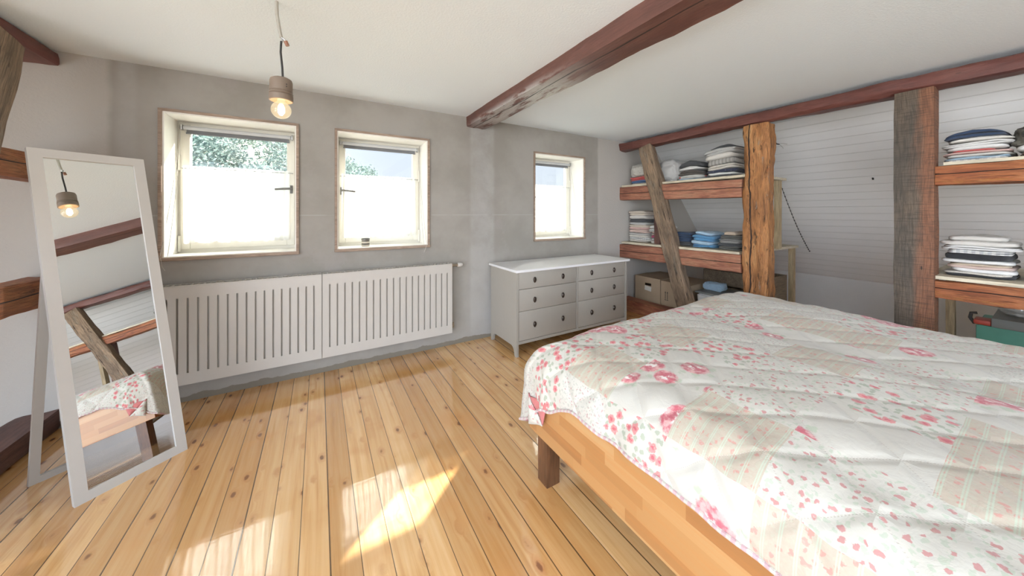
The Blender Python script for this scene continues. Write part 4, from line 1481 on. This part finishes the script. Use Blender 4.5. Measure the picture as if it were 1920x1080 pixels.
lp('ceiling_cable', MB().tube([(LX - 0.017, LY, 2.190), (LX - 0.015, LY, 2.13), (LX - 0.005, LY, 2.06), (LX + 0.000, LY, 2.035)], 0.0065, 8), 'cable_grey')
m = MB().tube([(LX + 0.000, LY, 2.036), (LX + 0.012, LY, 2.028), (LX + 0.018, LY, 2.020)], 0.003, 6)
m.tube([(LX + 0.000, LY, 2.034), (LX + 0.006, LY, 2.022), (LX + 0.002, LY, 2.012)], 0.003, 6)
m.tube([(LX + 0.010, LY + 0.004, 2.033), (LX + 0.002, LY + 0.004, 2.018)], 0.002, 6)
lp('wire_ends', m, 'grey_metal')
lp('terminal_block', MB().tube([(LX + 0.016, LY, 2.022), (LX + 0.024, LY, 2.003)], 0.008, 8), 'connector_brown')
lp('lamp_cord', MB().tube([(LX + 0.000, LY, 2.018), (LX - 0.002, LY, 1.97), (LX + 0.004, LY, 1.90), (LX + 0.006, LY, 1.848)], 0.0042, 8), 'black_wire')
sk = lp('socket', MB().lathe([(0, 1.852), (0.030, 1.852), (0.040, 1.846), (0.043, 1.836), (0.043, 1.795), (0.044, 1.794), (0.0405, 1.790), (0.0445, 1.786), (0.0455, 1.783), (0.0415, 1.779), (0.0455, 1.775), (0.0455, 1.752), (0.041, 1.750), (0.022, 1.758), (0, 1.760)], (LX, LY, 0), 'Z', 32), 'socket_beige')
m = MB()
for zz in (1.818, 1.808):
    m.tube([(LX + 0.0215, LY - 0.0355, zz), (LX + 0.0228, LY - 0.0378, zz)], 0.0025, 8)
lp('screw', m, 'dark_metal', sk)
t = NT('bulb_glass')
em = t.n('ShaderNodeEmission', None, Color=(1.0, 0.80, 0.50), Strength=1.4).outputs[0]
tp = t.n('ShaderNodeBsdfTransparent', None, Color=(1, 0.97, 0.92)).outputs[0]
gs = t.n('ShaderNodeBsdfGlossy', None, Roughness=0.02).outputs[0]
lw = t.n('ShaderNodeLayerWeight', None, Blend=0.35).outputs[1]
a = t.n('ShaderNodeMixShader', None, _0=0.40, _1=tp, _2=em).outputs[0]
b = t.n('ShaderNodeMixShader', None, _0=t.math('MULTIPLY', lw, 0.35), _1=a, _2=gs).outputs[0]
M['bulb'] = t.done(b)
t = NT('filament')
t.done(t.n('ShaderNodeEmission', None, Color=(1.0, 0.74, 0.42), Strength=90.0).outputs[0])
M['filament'] = t.m
prof = [(0.014, 1.758), (0.0165, 1.746)] + [(0.0385 * math.sin(math.radians(a_)), 1.7105 + 0.0385 * math.cos(math.radians(a_))) for a_ in range(28, 176, 12)] + [(0.0, 1.672)]
gb = lp('bulb', MB().lathe(prof, (LX, LY, 0), 'Z', 28), 'bulb')
lp('filament', MB().lathe([(0, 1.740), (0.008, 1.735), (0.013, 1.720), (0.013, 1.700), (0.006, 1.688), (0, 1.686)], (LX, LY, 0), 'Z', 12), 'filament', gb)

# ------------------------------------------------------------------ bed
t = NT('beech_blocks')
c = t.co()
x, y, z = t.sep(c)[0], t.sep(c)[1], t.sep(c)[2]
row = t.math('FLOOR', t.math('DIVIDE', z, 0.043))
along = t.math('ADD', t.math('ADD', x, y), t.math('MULTIPLY', t.white(t.comb(row, 1.0, 4.0)).outputs[0], 3.0))
blk = t.math('FLOOR', t.math('DIVIDE', along, 0.26))
rv = t.white(t.comb(row, blk, 7.0)).outputs[0]
g = t.noise(t.comb(t.math('MULTIPLY', along, 3.0), t.math('MULTIPLY', z, 60.0), t.math('MULTIPLY', rv, 20.0)), 1.0, 4)
col = t.ramp(rv, [(0.0, (0.33, 0.145, 0.050)), (0.4, (0.40, 0.195, 0.070)), (0.75, (0.46, 0.245, 0.095)), (1.0, (0.50, 0.295, 0.13))])
col = t.mix(t.ss(g, 0.4, 0.7, 0.0, 0.30), col, (0.48, 0.19, 0.055))
t.bsdf(col, 0.32, t.bump(g, 0.05, 0.002), Coat_Weight=0.2, Coat_Roughness=0.2)
M['beech'] = t.done()
timber_mat('dark_leg', [(0.0, (0.055, 0.024, 0.012)), (0.5, (0.11, 0.048, 0.022)), (1.0, (0.19, 0.085, 0.038))], bump=0.15, rough=0.4, grain=12.0, nail=0.0, seed=1.0)

BX0, BX1, BY0, BY1 = 0.888, 2.80, -0.85, 1.338
root = thing('bed', 'wide wooden bed with beech side boards and dark legs in the foreground', 'bed', ((BX0 + BX1) / 2, (BY0 + BY1) / 2, 0))
lo = Vector(root.location)


def bp(nm, m, mat, par=root, **k):
    for v in m.b.verts:
        v.co -= lo
    return obj(nm, m, mat, par, **k)


bp('side_board', MB().box(BX0, BY0, 0.205, BX0 + 0.028, BY1, 0.455, 0.002), 'beech', smooth=False)
bp('side_board', MB().box(BX1 - 0.028, BY0, 0.205, BX1, BY1, 0.455, 0.002), 'beech', smooth=False)
bp('end_board', MB().box(BX0 + 0.028, BY1 - 0.028, 0.205, BX1 - 0.028, BY1, 0.455, 0.002), 'beech', smooth=False)
bp('end_board', MB().box(BX0 + 0.028, BY0, 0.205, BX1 - 0.028, BY0 + 0.028, 0.455, 0.002), 'beech', smooth=False)
m = MB()
for i in range(22):
    yy = BY0 + 0.06 + i * 0.096
    m.box(BX0 + 0.028, yy, 0.305, BX1 - 0.028, yy + 0.06, 0.325)
bp('slatted_base', m, 'pine_plank', smooth=False)
for lx in (BX0 + 0.002, BX1 - 0.076):
    for ly in (1.195, BY0 + 0.08):
        o = timber('leg', (lx + 0.037 - lo.x, ly + 0.037 - lo.y, 0.0), (lx + 0.037 - lo.x, ly + 0.037 - lo.y, 0.2055), 0.074, 0.074, 'dark_leg', up=(0, 1, 0), rough=0.0005, wane=0.003)
        o.parent = root
o = obj('mattress', MB().box(BX0 + 0.04, BY0 + 0.04, 0.326, BX1 - 0.04, BY1 - 0.04, 0.535, 0.05, 4), 'cloth_white')
recenter(o)
tag(o, 'thick mattress lying in the wooden bed under the floral quilt', 'mattress')

# ------------------------------------------------------------------ quilt
def quilt_material():
    t = NT('patchwork_print')
    uv = t.n('ShaderNodeUVMap', {'uv_map': 'fabric'}).outputs[0]
    ps = 0.235
    rot = t.vadd(uv, (0.045, 0.09, 0.0))
    sc = t.vmul(rot, (1 / ps, 1 / ps, 0.0))
    cell = t.n('ShaderNodeVectorMath', {'operation': 'FLOOR'}, _0=sc).outputs[0]
    rv = t.white(cell).outputs[0]
    rc = t.white(t.vadd(cell, (17.0, 5.0, 3.0))).outputs[0]
    u, v = t.sep(uv)[0], t.sep(uv)[1]
    wob = t.vmul(t.vadd(t.noisec(uv, 85.0, 3), (-0.5, -0.5, -0.5)), (0.020, 0.020, 0.0))
    uw = t.vadd(uv, wob)

    def flowers(scale, r0, seed, dens=0.4):
        q = t.vadd(uw, (seed, seed * 0.3, 0.0))
        vo = t.vor(q, scale, 0.85, dim='2D')
        d = vo.outputs['Distance']
        pick = t.white(vo.outputs['Position']).outputs[0]
        size = t.ss(pick, 0.0, 1.0, r0 * 0.55, r0 * 1.25)
        on = t.ss(pick, dens - 0.01, dens)
        fl = t.math('MULTIPLY', t.ss(t.math('SUBTRACT', d, size), -0.05, 0.03, 1.0, 0.0), on)
        core = t.math('MULTIPLY', t.ss(t.math('SUBTRACT', d, t.math('MULTIPLY', size, 0.45)), -0.05, 0.03, 1.0, 0.0), on)
        vl = t.vor(t.vadd(q, (0.31, 0.17, 0.0)), scale * 1.35, 1.0, dim='2D').outputs['Distance']
        leaf = t.math('MULTIPLY', t.ss(vl, 0.20, 0.29, 1.0, 0.0), 0.85)
        return fl, core, leaf

    ivory = (0.547, 0.517, 0.451)
    # small sprigs
    fl, co, lf = flowers(40.0, 0.20, 0.0, dens=0.40)
    sprig = t.mix(lf, ivory, (0.44, 0.47, 0.37))
    sprig = t.mix(t.math('MULTIPLY', fl, 0.85), sprig, (0.48, 0.20, 0.19))
    # medium roses
    fl, co, lf = flowers(24.0, 0.30, 3.0, dens=0.28)
    rose = t.mix(lf, (0.547, 0.522, 0.455), (0.333, 0.360, 0.270))
    rose = t.mix(fl, rose, (0.57, 0.23, 0.22))
    rose = t.mix(co, rose, (0.52, 0.115, 0.135))
    # tiny dots
    fl, co, lf = flowers(56.0, 0.17, 6.0, dens=0.5)
    tiny = t.mix(t.math('MULTIPLY', lf, 0.7), (0.556, 0.530, 0.467), (0.369, 0.378, 0.324))
    tiny = t.mix(t.math('MULTIPLY', fl, 0.75), tiny, (0.42, 0.24, 0.23))
    # beige stripes with green double lines and buds
    sf = t.math('ABSOLUTE', t.math('SUBTRACT', t.math('FRACT', t.math('DIVIDE', v, 0.031)), 0.5))
    dbl = t.math('SUBTRACT', t.ss(sf, 0.10, 0.14, 1.0, 0.0), t.math('MULTIPLY', t.ss(sf, 0.02, 0.05, 1.0, 0.0), 0.8))
    fl, co, lf = flowers(52.0, 0.25, 9.0, dens=0.5)
    stp = t.mix(t.noise(uv, 130.0, 2), (0.453, 0.375, 0.290), (0.504, 0.434, 0.348))
    stp = t.mix(t.math('MULTIPLY', fl, 0.75), stp, (0.55, 0.25, 0.21))
    stp = t.mix(t.math('MULTIPLY', lf, 0.35), stp, (0.45, 0.48, 0.36))
    stp = t.mix(t.math('MULTIPLY', dbl, 0.75), stp, (0.47, 0.53, 0.41))
    # plain with large roses
    fl, co, lf = flowers(7.5, 0.34, 12.0, dens=0.45)
    big_n = t.noise(uv, 42.0, 4)
    petal = t.mix(t.ss(big_n, 0.38, 0.62), (0.50, 0.11, 0.14), (0.66, 0.38, 0.36))
    vb = t.vor(t.vadd(uw, (4.0, 4.0, 0)), 22.0, 1.0, dim='2D').outputs['Distance']
    fl2, co2, lf2 = flowers(7.5, 0.52, 12.0, dens=0.45)
    big = t.mix(t.noise(uv, 6.0, 2), (0.522, 0.488, 0.424), (0.564, 0.539, 0.479))
    big = t.mix(t.math('MULTIPLY', t.math('MULTIPLY', fl2, t.ss(vb, 0.24, 0.32, 1.0, 0.0)), 0.75), big, (0.40, 0.45, 0.33))
    big = t.mix(fl, big, petal)
    big = t.mix(t.math('MULTIPLY', co, t.ss(big_n, 0.5, 0.56)), big, (0.80, 0.74, 0.70))

    def step(a):
        return t.math('GREATER_THAN', rv, a)
    col = t.mix(step(0.24), sprig, rose)
    col = t.mix(step(0.42), col, stp)
    col = t.mix(step(0.64), col, big)
    col = t.mix(step(0.80), col, tiny)
    # quilting lines, diagonal in both directions
    q = 0.20
    a = t.math('DIVIDE', t.math('ADD', u, v), q)
    b = t.math('DIVIDE', t.math('SUBTRACT', u, v), q)
    da = t.math('PINGPONG', a, 0.5)
    db = t.math('PINGPONG', b, 0.5)
    line = t.math('MINIMUM', da, db)
    puff = t.ss(line, 0.0, 0.16)
    dash_a = t.math('PINGPONG', t.math('MULTIPLY', t.math('SUBTRACT', u, v), 110.0), 0.5)
    dash_b = t.math('PINGPONG', t.math('MULTIPLY', t.math('ADD', u, v), 110.0), 0.5)
    isa = t.math('LESS_THAN', da, db)
    dash = t.math('ADD', t.math('MULTIPLY', isa, dash_a), t.math('MULTIPLY', t.math('SUBTRACT', 1.0, isa), dash_b))
    st = t.math('MULTIPLY', t.ss(line, 0.008, 0.016, 1.0, 0.0), t.ss(dash, 0.2, 0.3))
    col = t.mix(t.math('MULTIPLY', st, 0.45), col, (0.50, 0.44, 0.38))
    crk = t.noise(t.vmul(uv, (1.0, 1.0, 0.0)), 24.0, 4, 0.6, 0.6)
    h = t.math('ADD', t.math('MULTIPLY', puff, 1.0), t.math('MULTIPLY', crk, 0.65))
    h = t.math('SUBTRACT', h, t.math('MULTIPLY', st, 0.15))
    nm = t.bump(h, 0.42, 0.008)
    t.bsdf(col, 0.88, nm, Sheen_Weight=0.2)
    M['quilt'] = t.done()


quilt_material()
fabric('quilt_lining', (0.55, 0.17, 0.16))
fabric('quilt_binding', (0.56, 0.51, 0.45), stripes=(90.0, (0.54, 0.36, 0.37)))

CX, CY = 1.050, 1.185           # where the top starts to roll over at the visible corner
XF = 2.66                       # far side roll
YE = -0.80
RR = 0.170
ZT = 0.655


def top_z(x, y):
    p = Vector((x * 1.5, y * 1.5, 0.3))
    z = ZT + 0.012 * noise.noise(p) + 0.008 * fbm(Vector((x * 3.6, y * 3.6, 4.0)), 3)
    z += 0.030 * math.exp(-((x - 2.35) / 0.38) ** 2 - ((y - 0.95) / 0.40) ** 2)
    z += 0.010 * math.exp(-((x - 1.75) / 0.30) ** 2)
    z -= 0.016 * math.exp(-((x - 1.95) / 0.10) ** 2) * (1 if y < 1.0 else max(0, (1.2 - y) / 0.2))
    z -= 0.020 * math.exp(-((x - CX) / 0.10) ** 2)
    a = (x + y) / 0.20
    b = (x - y) / 0.20
    da = abs(a - round(a))
    db = abs(b - round(b))
    ln = min(da, db)
    z += 0.0045 * min(1.0, ln / 0.2)
    return z


def roll(s):
    """outward and downward travel of cloth that leaves the flat top by s"""
    if s < RR * math.pi / 2:
        a = s / RR
        return RR * math.sin(a), RR * (1 - math.cos(a))
    return RR, RR + (s - RR * math.pi / 2)


def smooth(u):
    u = max(0.0, min(1.0, u))
    return u * u * (3 - 2 * u)


b = bmesh.new()
uvl = b.loops.layers.uv.new('fabric')
uvs = {}
st = 0.02
nx, ny = int(round((XF - CX) / st)), int(round((CY - YE) / st))
top = [[None] * (ny + 1) for _ in range(nx + 1)]
for i in range(nx + 1):
    for j in range(ny + 1):
        x, y = CX + (XF - CX) * i / nx, YE + (CY - YE) * j / ny
        v = b.verts.new((x, y, top_z(x, y)))
        top[i][j] = v
        uvs[v] = (x, y)
for i in range(nx):
    for j in range(ny):
        b.faces.new((top[i][j], top[i + 1][j], top[i + 1][j + 1], top[i][j + 1]))
# rim path: up the left side, round the corner, along the end, round the far corner, back down the far side
rim = []
for j in range(ny + 1):
    y = YE + (CY - YE) * j / ny
    rim.append((top[0][j], (CX, y), (-1.0, 0.0), 0.285 + 0.080 * smooth((y - 1.0) / 0.19)))
NCN = 20
for k in range(1, NCN):
    a = math.pi / 2 * k / NCN
    ss_ = 0.365 + 0.175 * smooth(k / NCN / 0.7)
    rim.append((None, (CX, CY), (-math.cos(a), math.sin(a)), ss_))
for i in range(nx + 1):
    x = CX + (XF - CX) * i / nx
    rim.append((top[i][ny], (x, CY), (0.0, 1.0), 0.30 + 0.24 * (1 - smooth((x - CX) / 0.20)) + 0.02 * math.sin(x * 9)))
for k in range(1, NCN):
    a = math.pi / 2 * k / NCN
    rim.append((None, (XF, CY), (math.sin(a), math.cos(a)), 0.34))
for j in range(ny, -1, -1):
    y = YE + (CY - YE) * j / ny
    rim.append((top[nx][j], (XF, y), (1.0, 0.0), 0.32))
NS = 22
cols = []
per = 0.0
prev = None
for (v0, base, dr, SS) in rim:
    if prev is not None:
        per += max(0.012, math.hypot(base[0] - prev[0], base[1] - prev[1]))
    prev = base
    if v0 is None:
        v0 = top[0][ny] if base[0] == CX else top[nx][ny]
    colv = [v0]
    for k in range(1, NS + 1):
        s = SS * k / NS
        o_, d_ = roll(s)
        rp = s / 0.4
        corner = 1.0 if (abs(base[0] - CX) < 0.25 and dr[1] > 0.05) else 0.45
        o_ += rp * corner * (0.008 + 0.008 * math.sin(per * 26 + 0.7) + 0.006 * math.sin(per * 41 + 2.0)) * (1 if s > RR * 0.8 else s / (RR * 0.8))
        if dr[1] > 0.3 and base[0] < CX + 0.3:
            o_ += 0.012 * rp * max(0.0, s - 0.2) / 0.3
        o_ *= 1.0 / max(abs(dr[0]), abs(dr[1]))
        x, y = base[0] + dr[0] * o_, base[1] + dr[1] * o_
        z = v0.co.z - d_ + 0.004 * noise.noise(Vector((x * 12, y * 12, s * 14)))
        q_ = (base[0] + dr[0] * s, base[1] + dr[1] * s)
        ln = min(abs((q_[0] + q_[1]) / 0.20 - round((q_[0] + q_[1]) / 0.20)), abs((q_[0] - q_[1]) / 0.20 - round((q_[0] - q_[1]) / 0.20)))
        pf = 0.005 * min(1.0, ln / 0.25)
        nv = b.verts.new((x + dr[0] * pf, y + dr[1] * pf, z))
        uvs[nv] = q_
        colv.append(nv)
    cols.append(colv)
for c0, c1 in zip(cols, cols[1:]):
    for k in range(NS):
        vs = [c0[k], c0[k + 1], c1[k + 1], c1[k]]
        if vs[0] is vs[3]:
            vs = vs[:3]
        b.faces.new(vs)
for f_ in b.faces:
    for lp_ in f_.loops:
        lp_[uvl].uv = uvs[lp_.vert]
bmesh.ops.recalc_face_normals(b, faces=b.faces)
up_ok = sum(1 for f_ in b.faces if f_.normal.z > 0.5) > sum(1 for f_ in b.faces if f_.normal.z < -0.5)
if not up_ok:
    bmesh.ops.reverse_faces(b, faces=b.faces)
me = bpy.data.meshes.new('quilt')
b.to_mesh(me)
hem_pts = [c_[-1].co.copy() for c_ in cols]
b.free()
for p in me.polygons:
    p.use_smooth = True
root = thing('quilt', 'patchwork quilt with pink roses, spread over the wooden bed', 'quilt', (1.85, 0.2, ZT))
lo = Vector(root.location)
for v in me.vertices:
    v.co -= lo
me.materials.append(M['quilt'])
me.materials.append(M['quilt_lining'])
qo = obj('quilt_cover', me, None, root)
sm = qo.modifiers.new('thickness', 'SOLIDIFY')
sm.thickness = 0.009
sm.offset = -1.0
sm.material_offset = 1
sm.material_offset_rim = 0
obj('binding', MB().tube([p - lo for p in hem_pts], 0.0065, 8), 'quilt_binding', root)['label'] = 'pale binding with pink stitches along the hem'



def tri_sheet(A, B, C, bulge):
    A, B, C = Vector(A), Vector(B), Vector(C)
    m = MB()
    n = 8
    vs = {}
    for i in range(n + 1):
        for j in range(n + 1 - i):
            a, b_ = i / n, j / n
            p = A * (1 - a - b_) + B * a + C * b_
            p.x -= bulge * 27 * a * b_ * (1 - a - b_) + 0.004 * math.sin(p.y * 60)
            vs[i, j] = m.b.verts.new(p - lo)
    for i in range(n):
        for j in range(n - i):
            m.b.faces.new((vs[i, j], vs[i + 1, j], vs[i, j + 1]))
            if j < n - i - 1:
                m.b.faces.new((vs[i + 1, j], vs[i + 1, j + 1], vs[i, j + 1]))
    ul = m.b.loops.layers.uv.new('fabric')
    for f_ in m.b.faces:
        for l_ in f_.loops:
            l_[ul].uv = (l_.vert.co.y + 1.31, l_.vert.co.z + 0.7)
    return m


for nm_, mt_, pts_, bl_ in (('turned_corner', 'quilt', ((0.868, 1.318, 0.385), (0.858, 1.297, 0.252), (0.860, 1.193, 0.297)), 0.012),
                            ('turned_lining', 'quilt_lining', ((0.870, 1.305, 0.375), (0.862, 1.193, 0.300), (0.872, 1.165, 0.412)), 0.006)):
    o = obj(nm_, tri_sheet(*pts_, bl_), mt_, root)
    sm = o.modifiers.new('thickness', 'SOLIDIFY')
    sm.thickness = 0.006
    if nm_ == 'turned_lining':
        o['label'] = 'coral pink lining of the quilt corner'

# ------------------------------------------------------------------ outside: wooded hillside
plain('meadow', (0.30, 0.33, 0.24), 0.95, 0.1, 0.2)
t = NT('hazy_leaves')
c = t.co()
col = t.ramp(t.math('ADD', t.math('MULTIPLY', t.noise(c, 0.22, 3), 0.5), t.math('MULTIPLY', t.noise(c, 7.0, 8, 0.85), 0.5)), [(0.36, (0.055, 0.090, 0.078)), (0.5, (0.115, 0.150, 0.135)), (0.62, (0.22, 0.235, 0.215))])
tl = t.n('ShaderNodeBsdfTranslucent', None, Color=col).outputs[0]
df = t.n('ShaderNodeBsdfDiffuse', None, Color=col).outputs[0]
M['leaves'] = t.done(t.n('ShaderNodeMixShader', None, _0=0.4, _1=df, _2=tl).outputs[0])


def ridge(r):
    """height over distance of the wooded skyline, by direction r = x / y"""
    pts = [(-3.0, 0.26), (-0.5, 0.30), (-0.2, 0.26), (0.0, 0.19), (0.07, 0.160), (0.16, 0.108), (0.3, 0.055), (0.8, 0.02), (3.0, 0.0)]
    for (a, va), (b_, vb) in zip(pts, pts[1:]):
        if r <= b_:
            return va + (vb - va) * (r - a) / (b_ - a)
    return 0.0


def ground(x, y):
    return -3.0 + max(0.0, (ridge(x / y) * 70 - 0.0) * smooth((y - 22) / 50.0))


m = MB().grid(60, 30, lambda u, v: (-90 + 180 * u, 14 + 90 * v, ground(-90 + 180 * u, 14 + 90 * v)))
o = obj('hillside', m, 'meadow', ang=180)
struct(o)
rnd = random.Random(3)
lv, lf = [], []
for k in range(480):
    y = rnd.uniform(34, 74)
    x = y * rnd.uniform(-0.55, 0.42)
    g0 = ground(x, y)
    if ridge(x / y) < 0.03:
        continue
    r = rnd.uniform(0.9, 2.0)
    cc = Vector((x, y, g0 + r))
    for q in range(150):
        d_ = Vector((rnd.gauss(0, 1), rnd.gauss(0, 1), rnd.gauss(0, 1))).normalized()
        p = cc + Vector((d_.x, d_.y, d_.z * 1.25)) * r * rnd.uniform(0.55, 1.05)
        a = Vector((rnd.gauss(0, 1), rnd.gauss(0, 1), rnd.gauss(0, 1))).normalized()
        b_ = a.orthogonal().normalized()
        sz = rnd.uniform(0.12, 0.30)
        n0 = len(lv)
        lv += [p - a * sz, p + b_ * sz * 0.6, p + a * sz, p - b_ * sz * 0.6]
        lf.append((n0, n0 + 1, n0 + 2, n0 + 3))
me = bpy.data.meshes.new('wooded_thicket')
me.from_pydata([tuple(v) for v in lv], [], lf)
me.update()
o = obj('wooded_thicket', me, 'leaves')
o['kind'] = 'stuff'
tag(o, 'hazy green wooded hillside seen through the upper part of the windows', 'trees')
